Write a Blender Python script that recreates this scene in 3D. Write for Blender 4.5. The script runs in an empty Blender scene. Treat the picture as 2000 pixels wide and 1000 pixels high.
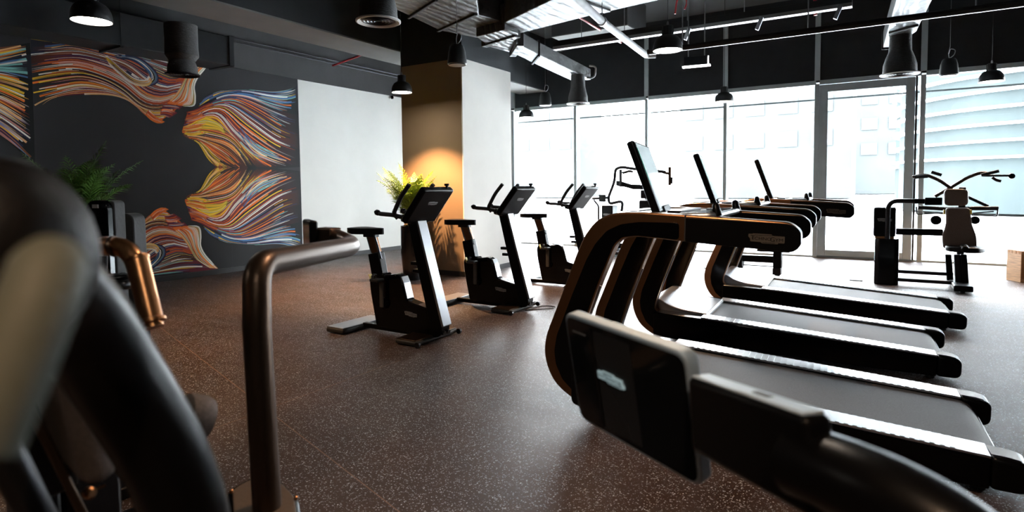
import bpy, bmesh, math, random
from mathutils import Vector, Matrix
random.seed(7)
S = bpy.context.scene
COL = S.collection
PI = math.pi
# ---------------------------------------------------------------- camera model (2000x1000 frame)
FPX, CX, CY, EYE = 1170.0, 1000.0, 430.0, 1.4
def _n(v): return Vector(v).normalized()
_dA = _n((725, 73, -FPX)); _dB = _n((-1892, 44, -FPX))
_Z = (-_dB).cross(_dA).normalized()
if _Z.y < 0: _Z = -_Z
_Y = (_dA - _Z*_dA.dot(_Z)).normalized(); _X = -_dB
_s = (_Y+_X).normalized(); _d = (_Y-_X).normalized()
_Y = (_s+_d).normalized(); _X = (_s-_d).normalized(); _Z = _X.cross(_Y).normalized()
RW = Matrix((_X, _Y, _Z))            # camera -> world
CAM = Vector((0, 0, EYE))
def ray(px, py): return RW @ Vector((px-CX, -(py-CY), -FPX)).normalized()
def on(px, py, ax, val):             # point of the place on the plane axis = val
    r = ray(px, py); return CAM + r*((val-CAM[ax])/r[ax])
def fl(px, py, z=0.0): return on(px, py, 2, z)
def D(px, py, d):                    # point at camera depth d (metres)
    return CAM + RW @ (Vector(((px-CX)/FPX, -(py-CY)/FPX, -1.0))*d)
cam_d = bpy.data.cameras.new('camera'); cam = bpy.data.objects.new('camera', cam_d); COL.objects.link(cam)
cam.matrix_world = Matrix.Translation(CAM) @ RW.to_4x4()
cam_d.sensor_width = 36; cam_d.lens = FPX/2000*36; cam_d.shift_y = -(500-CY)/2000
cam_d.dof.use_dof = True; cam_d.dof.focus_distance = 5.2; cam_d.dof.aperture_fstop = 3.4
cam_d.clip_start = 0.02; cam_d.clip_end = 500
S.camera = cam
S.view_settings.view_transform = 'Standard'; S.view_settings.look = 'None'
S.view_settings.gamma = 1; S.view_settings.use_curve_mapping = False
S.view_settings.exposure = 2.45

# ---------------------------------------------------------------- materials
def nodes(m):
    m.use_nodes = True; return m.node_tree.nodes, m.node_tree.links
def setin(b, name, v):
    if name in b.inputs: b.inputs[name].default_value = v
def mat(name, c, rough=.5, metal=0.0, spec=.5, coat=0.0, bump=0.0, bscale=40.0, var=0.0, vscale=6.0, stretch=None, sheen=0):
    m = bpy.data.materials.new(name); N, L = nodes(m); b = N['Principled BSDF']
    b.inputs['Base Color'].default_value = (*c, 1); b.inputs['Roughness'].default_value = rough
    b.inputs['Metallic'].default_value = metal; setin(b, 'Specular IOR Level', spec); setin(b, 'Coat Weight', coat); setin(b, 'Coat Roughness', .08)
    if sheen: setin(b, 'Sheen Weight', sheen)
    if bump or var:
        tc = N.new('ShaderNodeTexCoord'); vec = tc.outputs['Object']
        if stretch:
            mp = N.new('ShaderNodeMapping'); mp.inputs['Scale'].default_value = stretch; L.new(vec, mp.inputs['Vector']); vec = mp.outputs[0]
    if bump:
        n = N.new('ShaderNodeTexNoise'); n.inputs['Scale'].default_value = bscale; n.inputs['Detail'].default_value = 5; L.new(vec, n.inputs['Vector'])
        bp = N.new('ShaderNodeBump'); bp.inputs['Strength'].default_value = bump; bp.inputs['Distance'].default_value = .01
        L.new(n.outputs['Fac'], bp.inputs['Height']); L.new(bp.outputs[0], b.inputs['Normal'])
    if var:
        n = N.new('ShaderNodeTexNoise'); n.inputs['Scale'].default_value = vscale; n.inputs['Detail'].default_value = 4; L.new(vec, n.inputs['Vector'])
        r = N.new('ShaderNodeValToRGB'); r.color_ramp.elements[0].position = .3; r.color_ramp.elements[1].position = .7
        r.color_ramp.elements[0].color = (*[x*(1-var) for x in c], 1); r.color_ramp.elements[1].color = (*[min(1, x*(1+var)) for x in c], 1)
        L.new(n.outputs['Fac'], r.inputs['Fac']); L.new(r.outputs[0], b.inputs['Base Color'])
    return m
def emit(name, c, s):
    m = bpy.data.materials.new(name); N, L = nodes(m); b = N['Principled BSDF']
    b.inputs['Base Color'].default_value = (*c, 1); b.inputs['Emission Color'].default_value = (*c, 1); b.inputs['Emission Strength'].default_value = s
    return m
M = {}
M['black'] = mat('satin_black_plastic', (.0025, .0025, .003), .32, spec=.14, bump=.03, bscale=300)
M['gloss'] = mat('glossy_black_plastic', (.0015, .0015, .002), .14, spec=.18, bump=.01, bscale=20)
M['matte'] = mat('matte_black_paint', (.014, .014, .015), .7, bump=.15, bscale=60)
M['lampblk'] = mat('powder_coated_black', (.011, .011, .012), .42, bump=.03, bscale=200)
M['bronze'] = mat('bronze_anodised_metal', (.25, .125, .06), .34, 1.0, bump=.02, bscale=400)
M['dbronze'] = mat('dark_bronze_metal', (.065, .04, .026), .36, .85, bump=.02, bscale=300)
M['dsteel'] = mat('dark_satin_steel', (.028, .028, .031), .34, .8, bump=.02, bscale=300)
M['steel'] = mat('brushed_aluminium', (.55, .56, .58), .28, 1.0, bump=.04, bscale=120, stretch=(2, 30, 30))
M['alu'] = mat('satin_silver_panel', (.30, .31, .33), .36, .9, bump=.02, bscale=150)
M['rail'] = mat('polished_aluminium_foot_rail', (.62, .64, .66), .30, 1.0, bump=.02, bscale=150)
M['copper'] = mat('copper_bronze_metal', (.42, .19, .08), .30, 1.0, bump=.03, bscale=300)
M['highlightgrey'] = mat('grey_green_pad_highlight', (.07, .076, .060), .6, spec=.2, var=.1)
M['chrome'] = mat('chrome', (.8, .8, .82), .1, 1.0, var=.05)
M['plate'] = mat('taupe_logo_plate', (.075, .068, .062), .45, .0, spec=.2, var=.08, vscale=30)
M['plate_l'] = mat('silver_logo_plate', (.30, .30, .30), .35, .3, var=.05, vscale=30)
M['belt'] = mat('grey_running_belt', (.075, .073, .075), .62, bump=.25, bscale=500, var=.25, vscale=160)
M['leather'] = mat('brown_leatherette', (.13, .082, .06), .5, bump=.2, bscale=260, var=.15, vscale=90, sheen=.1)
M['leatherblk'] = mat('black_leatherette', (.005, .0045, .0045), .45, spec=.12, bump=.2, bscale=260, var=.15, vscale=90)
M['leathergr'] = mat('greige_leatherette', (.075, .06, .052), .55, spec=.2, bump=.25, bscale=400, var=.2, vscale=160)
M['ochre'] = mat('ochre_leatherette', (.055, .03, .012), .6, bump=.25, bscale=400, var=.2, vscale=160)
M['yellow'] = mat('yellow_plastic', (.75, .52, .03), .4, var=.05)
M['white'] = mat('off_white_plaster', (.76, .75, .71), .85, bump=.05, bscale=80, var=.02, vscale=3)
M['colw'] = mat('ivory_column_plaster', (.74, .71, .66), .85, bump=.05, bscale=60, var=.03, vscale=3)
M['charcoal'] = mat('charcoal_wallcovering', (.020, .020, .0215), .8, bump=.1, bscale=150, var=.08, vscale=2)
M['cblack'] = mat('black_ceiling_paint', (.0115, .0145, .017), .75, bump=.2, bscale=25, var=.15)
M['cgrey'] = mat('grey_ceiling_slab', (.085, .09, .09), .85, bump=.1, bscale=8, var=.12, vscale=1.5)
M['beamg'] = mat('dark_grey_beam_paint', (.05, .05, .05), .8, bump=.15, bscale=15, var=.15, vscale=2)
M['soffit'] = mat('window_lit_beam_soffit', (.17, .165, .155), .8, bump=.08, bscale=15, var=.08, vscale=2)  # beam undersides coloured lighter than the sides for the window light on them
M['duct'] = mat('dark_grey_duct_wrap', (.075, .075, .075), .4)
M['ductl'] = mat('grey_duct_wrap', (.075, .075, .074), .45)
M['flex'] = mat('dark_flex_duct_wrap', (.05, .05, .05), .6, bump=.6, bscale=30, var=.3, vscale=25, stretch=(1, 1, 5))
def wrinkle(m, sc, dark):
    N, L = m.node_tree.nodes, m.node_tree.links; b = N['Principled BSDF']; c = tuple(b.inputs['Base Color'].default_value)
    tc = N.new('ShaderNodeTexCoord'); n = N.new('ShaderNodeTexNoise'); n.inputs['Scale'].default_value = 1.6; n.inputs['Detail'].default_value = 3; L.new(tc.outputs['Object'], n.inputs['Vector'])
    w = N.new('ShaderNodeTexWave'); w.inputs['Scale'].default_value = sc; w.inputs['Distortion'].default_value = 9; w.inputs['Detail'].default_value = 4; w.inputs['Detail Scale'].default_value = .7; w.inputs['Detail Roughness'].default_value = .65; mp = N.new('ShaderNodeMapping'); mp.inputs['Scale'].default_value = (1.6, .8, 1.6); L.new(tc.outputs['Object'], mp.inputs[0]); L.new(mp.outputs[0], w.inputs['Vector'])
    bp = N.new('ShaderNodeBump'); bp.inputs['Strength'].default_value = .45; bp.inputs['Distance'].default_value = .03; L.new(w.outputs['Fac'], bp.inputs['Height']); L.new(bp.outputs[0], b.inputs['Normal'])
    r = N.new('ShaderNodeValToRGB'); r.color_ramp.elements[0].position = .0; r.color_ramp.elements[1].position = .16; r.color_ramp.elements[0].color = (*[q*dark for q in c[:3]], 1); r.color_ramp.elements[1].color = c
    L.new(w.outputs['Fac'], r.inputs[0]); L.new(r.outputs[0], b.inputs['Base Color'])
wrinkle(M['duct'], 1.7, .45); wrinkle(M['ductl'], 1.3, .6)
M['tan'] = mat('tan_column_face', (.27, .185, .115), .85, bump=.05, bscale=60, var=.03, vscale=3)
M['pipew'] = mat('pale_pipe_insulation', (.45, .45, .45), .5, bump=.3, bscale=12, var=.12, vscale=9)
M['pipeg'] = mat('galvanised_rod', (.3, .3, .31), .35, .8, var=.1, vscale=40)
M['lpipe'] = mat('light_tray_metal', (.28, .28, .28), .4, .3, var=.1)
M['red'] = mat('red_sprinkler_paint', (.5, .012, .02), .4, var=.15, vscale=20)
M['frame'] = mat('grey_window_frame', (.40, .47, .49), .45, .2, var=.05)
M['framedk'] = mat('dark_window_gasket', (.02, .02, .02), .6, var=.1)
M['bb'] = mat('black_skirting', (.015, .015, .017), .5, var=.1)
M['pot'] = mat('tall_black_planter_finish', (.01, .01, .011), .2, coat=.3, bump=.02, bscale=60)
M['soil'] = mat('dark_soil', (.03, .02, .012), .9, bump=.6, bscale=60, var=.4, vscale=40)
M['leaf'] = mat('bright_palm_leaf', (.17, .27, .02), .45, var=.45, vscale=5)
M['leafd'] = mat('deep_green_palm_leaf', (.06, .15, .022), .45, var=.45, vscale=6)
M['stem'] = mat('palm_stem', (.22, .27, .05), .5, var=.3, vscale=10)
M['wood'] = mat('light_plywood', (.62, .36, .17), .5, bump=.05, bscale=20, var=.22, vscale=7, stretch=(1, 1, 9))
M['woodend'] = mat('plywood_edge', (.50, .25, .09), .55, var=.3, vscale=30, stretch=(1, 1, 12))
M['rubber'] = mat('black_rubber', (.012, .012, .012), .6, bump=.1, bscale=120)
M['lamp'] = emit('lit_lamp_diffuser', (1.0, .93, .82), 14)
M['lampoff'] = mat('white_opal_diffuser', (.85, .85, .82), .4, var=.02)
M['led'] = emit('lit_exit_light_strip', (.95, 1, 1), 3)
M['green'] = emit('green_screen_edge', (.0, .55, .35), .10)
M['logoscr'] = emit('pale_blue_screen_logo', (.45, .62, .66), .06)
M['vgr'] = mat('pale_diffuser_ring', (.62, .62, .58), .5, var=.05)
M['ext_white'] = mat('pale_building_band', (.85, .87, .88), .7, var=.05, vscale=.2)
M['ext_glass'] = mat('teal_building_glass', (.0215, .0270, .0275), .6, spec=.05, var=.2, vscale=.5, stretch=(1, 1, .25))
M['ext_wall'] = mat('pale_building_wall', (.040, .043, .043), .8, spec=.05, var=.1, vscale=.25)
M['ext_win'] = mat('pale_building_window', (.046, .049, .0495), .7, spec=.05, var=.1, vscale=.3)
M['litedge'] = mat('pale_window_lit_edge', (.40, .50, .58), .55, .3, bump=.02, bscale=150)  # pale tone painted in for window light on display rim and bracket top
M['paving'] = mat('pale_paving', (.5, .5, .5), .8, var=.1, vscale=.5)
# screen glass, blank glossy
M['scr'] = mat('green_grey_screen_glass', (.10, .15, .14), .2, .5, spec=.8, coat=.3, var=.1, vscale=2)
M['scrdk'] = mat('black_screen_glass', (.008, .009, .01), .08, spec=.5, coat=.3, var=.1, vscale=3)
M['scrmid'] = mat('charcoal_screen_panel', (.022, .025, .028), .25, spec=.4, var=.1, vscale=3)
def glassmat():
    m = bpy.data.materials.new('clear_window_glass'); N, L = nodes(m); N.remove(N['Principled BSDF'])
    t = N.new('ShaderNodeBsdfTransparent'); t.inputs[0].default_value = (.96, .98, .98, 1)
    g = N.new('ShaderNodeBsdfGlossy'); g.inputs['Roughness'].default_value = .02; g.inputs[0].default_value = (.9, .9, .9, 1)
    fr = N.new('ShaderNodeFresnel'); fr.inputs[0].default_value = 1.3
    mx = N.new('ShaderNodeMixShader'); L.new(fr.outputs[0], mx.inputs[0]); L.new(t.outputs[0], mx.inputs[1]); L.new(g.outputs[0], mx.inputs[2])
    L.new(mx.outputs[0], N['Material Output'].inputs[0]); return m
M['glass'] = glassmat()
def floormat():
    m = bpy.data.materials.new('speckled_rubber_floor'); N, L = nodes(m); b = N['Principled BSDF']
    tc = N.new('ShaderNodeTexCoord'); V = tc.outputs['Object']
    base = N.new('ShaderNodeTexNoise'); base.inputs['Scale'].default_value = 1.3; base.inputs['Detail'].default_value = 6; L.new(V, base.inputs['Vector'])
    r = N.new('ShaderNodeValToRGB'); r.color_ramp.elements[0].position = .35; r.color_ramp.elements[1].position = .7
    r.color_ramp.elements[0].color = (.032, .0170, .0115, 1); r.color_ramp.elements[1].color = (.060, .0300, .0190, 1)
    L.new(base.outputs['Fac'], r.inputs[0]); col = r.outputs[0]
    def mixc(fac, c1, c2):
        x = N.new('ShaderNodeMix'); x.data_type = 'RGBA'; L.new(fac, x.inputs[0]); L.new(c1, x.inputs[6])
        if isinstance(c2, tuple): x.inputs[7].default_value = c2
        else: L.new(c2, x.inputs[7])
        return x.outputs[2]
    def mth(op, a, bv=None, c=None):
        x = N.new('ShaderNodeMath'); x.operation = op
        for k, q in enumerate((a, bv, c)):
            if q is None: continue
            if isinstance(q, (int, float)): x.inputs[k].default_value = q
            else: L.new(q, x.inputs[k])
        return x.outputs[0]
    for scale, thr, cc in ((150, .56, (.44, .47, .52, 1)), (95, .36, (.62, .64, .68, 1)), (190, .34, (.16, .075, .04, 1))):
        v = N.new('ShaderNodeTexVoronoi'); v.inputs['Scale'].default_value = scale
        ds = N.new('ShaderNodeTexNoise'); ds.inputs['Scale'].default_value = scale*2; L.new(V, ds.inputs['Vector'])
        va = N.new('ShaderNodeVectorMath'); va.operation = 'MULTIPLY_ADD'; va.inputs[1].default_value = (.012,)*3; L.new(ds.outputs['Color'], va.inputs[0]); L.new(V, va.inputs[2])
        L.new(va.outputs[0], v.inputs['Vector'])
        sp = N.new('ShaderNodeSeparateColor'); L.new(v.outputs['Color'], sp.inputs[0])
        sel = mth('GREATER_THAN', sp.outputs[0], .66); size = mth('MULTIPLY', sp.outputs[1], thr)
        on_ = mth('MULTIPLY', mth('LESS_THAN', v.outputs['Distance'], size), sel)
        col = mixc(on_, col, cc)
    xyz = N.new('ShaderNodeSeparateXYZ'); L.new(V, xyz.inputs[0])
    def seam(px_, py_, ang, w, cc, y0=None, y1=None, x0=None, x1=None):
        nonlocal col
        a = math.radians(ang); nx, ny = -math.sin(a), math.cos(a)
        dd = mth('ADD', mth('MULTIPLY', xyz.outputs[0], nx), mth('ADD', mth('MULTIPLY', xyz.outputs[1], ny), -(px_*nx+py_*ny)))
        k = mth('LESS_THAN', mth('ABSOLUTE', dd), w)
        if y0 is not None: k = mth('MULTIPLY', k, mth('MULTIPLY', mth('GREATER_THAN', xyz.outputs[1], y0), mth('LESS_THAN', xyz.outputs[1], y1)))
        k = mth('MULTIPLY', k, mth('GREATER_THAN', base.outputs['Fac'], .30)) ; k = mth('MULTIPLY', k, .7)
        col = mixc(k, col, cc)
    seam(-3.75, 2.489, -17.0, .0035, (.26, .15, .10, 1), .5, 4.5)
    seam(-3.32, 2.2, 90, .0035, (.24, .14, .095, 1), -4, 3.6)
    seam(.74, 5.6, 101, .004, (.02, .02, .02, 1), 2, 12)
    seam(-7.4, 4, 90, .004, (.02, .018, .017, 1), -4, 12)
    L.new(col, b.inputs['Base Color'])
    n2 = N.new('ShaderNodeTexNoise'); n2.inputs['Scale'].default_value = 2.2; n2.inputs['Detail'].default_value = 5
    mp = N.new('ShaderNodeMapping'); mp.inputs['Scale'].default_value = (1, 2.5, 1); L.new(V, mp.inputs[0]); L.new(mp.outputs[0], n2.inputs['Vector'])
    rr = N.new('ShaderNodeMapRange'); rr.inputs[3].default_value = .40; rr.inputs[4].default_value = .58; L.new(n2.outputs['Fac'], rr.inputs[0]); L.new(rr.outputs[0], b.inputs['Roughness'])
    n3 = N.new('ShaderNodeTexNoise'); n3.inputs['Scale'].default_value = 220; L.new(V, n3.inputs['Vector'])
    bp = N.new('ShaderNodeBump'); bp.inputs['Strength'].default_value = .25; bp.inputs['Distance'].default_value = .003; L.new(n3.outputs['Fac'], bp.inputs['Height']); L.new(bp.outputs[0], b.inputs['Normal'])
    setin(b, 'Specular IOR Level', .32)
    return m
M['floor'] = floormat()

# ---------------------------------------------------------------- mesh helpers
class MB:
    def __init__(s): s.v = []; s.f = []; s.mi = []; s.cur = 0
    def add(s, vs, fs):
        o = len(s.v); s.v += [Vector(v) for v in vs]
        for f in fs: s.f.append([o+i for i in f]); s.mi.append(s.cur)
        return s
    def box(s, x0, x1, y0, y1, z0, z1):
        x0, x1 = sorted((x0, x1)); y0, y1 = sorted((y0, y1)); z0, z1 = sorted((z0, z1))
        return s.add([(x0,y0,z0),(x1,y0,z0),(x1,y1,z0),(x0,y1,z0),(x0,y0,z1),(x1,y0,z1),(x1,y1,z1),(x0,y1,z1)],
                     [(3,2,1,0),(4,5,6,7),(0,1,5,4),(1,2,6,5),(2,3,7,6),(3,0,4,7)])
    def obox(s, c, a, b, d):          # centre and three half-axis vectors
        c, a, b, d = map(Vector, (c, a, b, d))
        if a.cross(b).dot(d) < 0: a = -a
        vs = [c+sx*a+sy*b+sz*d for sz in (-1, 1) for sx, sy in ((-1,-1),(1,-1),(1,1),(-1,1))]
        return s.add(vs, [(3,2,1,0),(4,5,6,7),(0,1,5,4),(1,2,6,5),(2,3,7,6),(3,0,4,7)])
    def prism(s, pts, ext):           # planar polygon and extrusion vector
        pts = [Vector(p) for p in pts]; ext = Vector(ext); n = len(pts)
        nr = Vector((0,0,0))
        for i in range(n): nr += pts[i].cross(pts[(i+1) % n])
        if nr.dot(ext) > 0: pts = pts[::-1]
        vs = pts+[p+ext for p in pts]
        fs = [list(range(n)), list(range(2*n-1, n-1, -1))]+[(i, i+n, (i+1) % n+n, (i+1) % n) for i in range(n)]
        return s.add(vs, fs)
    def xz(s, prof, y0, y1): return s.prism([(x, y0, z) for x, z in prof], (0, y1-y0, 0))
    def tube(s, path, r, seg=12, caps=True, rb=None, up=None):
        path = [Vector(p) for p in path]; n = len(path)
        rs = r if isinstance(r, (list, tuple)) else [r]*n
        rb = rs if rb is None else (rb if isinstance(rb, (list, tuple)) else [rb]*n)
        T = []
        for i in range(n):
            a = path[max(i-1, 0)]; b = path[min(i+1, n-1)]; T.append((b-a).normalized())
        u = Vector(up) if up else (Vector((0,0,1)) if abs(T[0].z) < .9 else Vector((1,0,0)))
        rings = []; o = len(s.v)
        for i in range(n):
            u = (u-T[i]*u.dot(T[i])).normalized(); w = T[i].cross(u)
            for k in range(seg):
                a = 2*PI*k/seg; s.v.append(path[i]+u*math.cos(a)*rs[i]+w*math.sin(a)*rb[i])
        for i in range(n-1):
            for k in range(seg):
                k2 = (k+1) % seg; s.f.append([o+i*seg+k, o+i*seg+k2, o+(i+1)*seg+k2, o+(i+1)*seg+k]); s.mi.append(s.cur)
        if caps:
            s.f.append([o+k for k in range(seg)][::-1]); s.mi.append(s.cur)
            s.f.append([o+(n-1)*seg+k for k in range(seg)]); s.mi.append(s.cur)
        return s
    def lathe(s, prof, c=(0,0,0), seg=32, axis=None, caps=True):   # prof: (radius, height)
        c = Vector(c); A = Vector(axis).normalized() if axis else Vector((0,0,1))
        u = A.orthogonal().normalized(); w = A.cross(u); o = len(s.v); n = len(prof)
        for r, h in prof:
            for k in range(seg):
                a = 2*PI*k/seg; s.v.append(c+A*h+u*math.cos(a)*r+w*math.sin(a)*r)
        for i in range(n-1):
            for k in range(seg):
                k2 = (k+1) % seg; s.f.append([o+i*seg+k, o+i*seg+k2, o+(i+1)*seg+k2, o+(i+1)*seg+k]); s.mi.append(s.cur)
        if caps:
            s.f.append([o+k for k in range(seg)][::-1]); s.mi.append(s.cur)
            s.f.append([o+(n-1)*seg+k for k in range(seg)]); s.mi.append(s.cur)
        return s
    def build(s, name, m, parent=None, bevel=0, bseg=2, off=None, smooth=35):
        me = bpy.data.meshes.new(name); off = Vector(off) if off else Vector((0,0,0))
        me.from_pydata([tuple(v-off) for v in s.v], [], s.f); me.update()
        for q in (m if isinstance(m, (list, tuple)) else [m]): me.materials.append(M[q] if isinstance(q, str) else q)
        me.polygons.foreach_set('material_index', s.mi)
        bm = bmesh.new(); bm.from_mesh(me); bmesh.ops.recalc_face_normals(bm, faces=bm.faces); bm.to_mesh(me); bm.free()
        me.shade_smooth(); me.set_sharp_from_angle(angle=math.radians(smooth))
        o = bpy.data.objects.new(name, me); COL.objects.link(o)
        if parent: o.parent = parent
        if bevel:
            b = o.modifiers.new('bevel', 'BEVEL'); b.width = bevel; b.segments = bseg; b.limit_method = 'ANGLE'; b.angle_limit = math.radians(40); b.harden_normals = False
        return o
def smoothpath(pts, n=6):
    P = [Vector(p) for p in pts]; out = []
    for i in range(len(P)-1):
        p0 = P[max(i-1, 0)]; p1 = P[i]; p2 = P[i+1]; p3 = P[min(i+2, len(P)-1)]
        for k in range(n):
            t = k/n; out.append(.5*((2*p1)+(-p0+p2)*t+(2*p0-5*p1+4*p2-p3)*t*t+(-p0+3*p1-3*p2+p3)*t**3))
    out.append(P[-1]); return out
def fillet(pts, r, n=6):              # polyline with rounded corners
    P = [Vector(p) for p in pts]; out = [P[0]]
    for i in range(1, len(P)-1):
        a, b, c = P[i-1], P[i], P[i+1]; d1 = (a-b); d2 = (c-b); rr = min(r, d1.length*.49, d2.length*.49)
        s_ = b+d1.normalized()*rr; e = b+d2.normalized()*rr
        for k in range(n+1):
            t = k/n; out.append((1-t)**2*s_+2*t*(1-t)*b+t*t*e)
    out.append(P[-1]); return out
def roundpoly(pts, r, n=5):           # closed polygon rounded
    P = [Vector(p) for p in pts]; out = []; N_ = len(P)
    rr_ = r if isinstance(r, (list, tuple)) else [r]*N_
    for i in range(N_):
        a, b, c = P[i-1], P[i], P[(i+1) % N_]; d1 = a-b; d2 = c-b; rr = min(rr_[i], d1.length*.49, d2.length*.49)
        if rr < 1e-4: out.append(b); continue
        s_ = b+d1.normalized()*rr; e = b+d2.normalized()*rr
        for k in range(n+1):
            t = k/n; out.append((1-t)**2*s_+2*t*(1-t)*b+t*t*e)
    return out
def r2(pts, r, n=5): return [(v.x, v.y) for v in roundpoly([(p[0], p[1], 0) for p in pts], r, n)]
def empty(name, loc, label, cat, group=None, rz=0, kind=None):
    o = bpy.data.objects.new(name, None); COL.objects.link(o); o.location = loc; o.rotation_euler = (0,0,rz); o.empty_display_size = .1
    if kind: o['kind'] = kind
    if label: o['label'] = label
    if cat: o['category'] = cat
    if group: o['group'] = group
    return o
def tag(o, label, cat, group=None, kind=None):
    o['label'] = label; o['category'] = cat
    if group: o['group'] = group
    if kind: o['kind'] = kind
    return o
def struct(o): o['kind'] = 'structure'; return o
def textmesh(body, size, extrude=.0008, sx=1.0):
    cu = bpy.data.curves.new('t', 'FONT'); cu.body = body; cu.size = size; cu.extrude = extrude; cu.align_x = 'CENTER'; cu.align_y = 'CENTER'
    ob = bpy.data.objects.new('t', cu); COL.objects.link(ob); bpy.context.view_layer.update()
    me = bpy.data.meshes.new_from_object(ob.evaluated_get(bpy.context.evaluated_depsgraph_get()))
    bpy.data.objects.remove(ob); bpy.data.curves.remove(cu)
    vs = [Vector((v.co.x*sx, v.co.y, v.co.z)) for v in me.vertices]; fs = [list(p.vertices) for p in me.polygons]
    bpy.data.meshes.remove(me); return vs, fs
_T1 = textmesh('T', .050); _T2 = textmesh('ECHNO', .034, sx=1.2); _T3 = textmesh('G', .050); _T4 = textmesh('YM', .034, sx=1.25)
def logo(parent, c, u, v, w, platem='plate', textm='black', off=None):
    """maker's plate: stepped lozenge with raised lettering. c centre, u right, v up, w overall width"""
    c, u, v = Vector(c), Vector(u).normalized(), Vector(v).normalized(); n = u.cross(v); k = w/.26
    out = [(-.13,.032),(-.10,.032),(-.10,.037),(.035,.037),(.045,.026),(.13,.026),(.13,-.026),(.085,-.026),(.085,-.036),(-.03,-.036),(-.04,-.026),(-.115,-.026),(-.115,-.004),(-.13,.01)]
    out = r2(out, .006, 3)
    P = MB().prism([c+u*x*k+v*y*k for x, y in out], n*.0025).build('logo_plate', platem, parent, off=off)
    T = MB()
    def put(t, x, y):
        vs, fs = t; T.add([c+u*(q.x+x)*k+v*(q.y+y)*k+n*(.0027+abs(q.z)*.5) for q in vs], fs)
    put(_T1, -.098, .004); put(_T2, -.033, -.001); put(_T3, .045, -.003); put(_T4, .092, -.004)
    T.obox(c+u*-.02*k+v*.027*k+n*.003, u*.065*k, v*.0016*k, n*.0006); T.obox(c+u*.02*k+v*-.029*k+n*.003, u*.045*k, v*.0016*k, n*.0006)
    T.build('lettering', textm, P, off=off)
    return P
# ================================================================= SETTING
XL, YB, XR, YF, ZC = -9.45, 12.72, 5.2, -4.5, 4.9
struct(MB().box(XL-.2, XR+.2, YF-.2, YB+.25, -.12, 0).build('floor', 'floor'))
struct(MB().box(XL-.2, XR+.2, YF-.2, YB+.25, ZC, ZC+.15).build('ceiling', 'cgrey'))
struct(MB().box(XL-.2, XL, YF-.2, YB+.25, 0, ZC).build('wall_left', 'charcoal'))
struct(MB().box(XL, XL+.012, 7.61, YB, .08, 3.47).build('wall_left_plaster', 'white'))
struct(MB().box(XL, XL+.035, YF, YB, 3.475, ZC).build('wall_left_upper', 'beamg'))
struct(MB().box(XR, XR+.2, YF-.2, YB+.25, 0, ZC).build('wall_right', 'charcoal'))
struct(MB().box(XL-.2, XR+.2, YF-.2, YF, 0, ZC).build('wall_front', 'charcoal'))
struct(MB().box(XL, XR, YB, YB+.2, 3.30, ZC).build('wall_back', 'cblack'))
struct(MB().box(XL, -7.86, YB, YB+.2, 0, 3.30).build('wall_back_corner', 'white'))
struct(MB().box(XL, XL+.022, YF, YB, 0, .08).build('baseboard_left', 'bb'))
# column: plaster up to 3.39, black paint above
cx0, cx1, cy0, cy1 = -6.79, -5.55, 7.54, 8.965
struct(MB().box(cx0, cx1, cy0, cy1, 0, 3.39).build('wall_column', 'colw', bevel=.004))
struct(MB().box(cx0, cx1-.02, cy0-.004, cy0, .08, 3.388).build('trim_7', 'tan'))  # thin tan panel over the near face of the column
struct(MB().box(cx0-.001, cx1+.001, cy0-.001, cy1+.001, 3.39, ZC).build('wall_column_upper', 'cblack'))
struct(MB().box(cx0-.012, cx1+.012, cy0-.012, cy1+.012, 0, .08).build('baseboard_column', 'bb'))
struct(MB().box(cx1-.012, cx1+.006, cy0-.006, cy0+.012, .08, 3.39).build('trim_1', 'colw'))
# ceiling beams
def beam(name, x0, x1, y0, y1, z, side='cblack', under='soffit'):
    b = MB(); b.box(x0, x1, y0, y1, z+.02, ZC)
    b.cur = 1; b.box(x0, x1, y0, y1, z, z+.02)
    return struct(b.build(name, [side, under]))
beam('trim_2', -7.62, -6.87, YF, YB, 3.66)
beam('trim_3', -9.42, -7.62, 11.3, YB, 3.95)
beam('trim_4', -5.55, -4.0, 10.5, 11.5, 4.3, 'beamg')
beam('trim_5', -6.87, XR, 7.9, 8.9, 4.45, 'beamg', 'cgrey')
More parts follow.
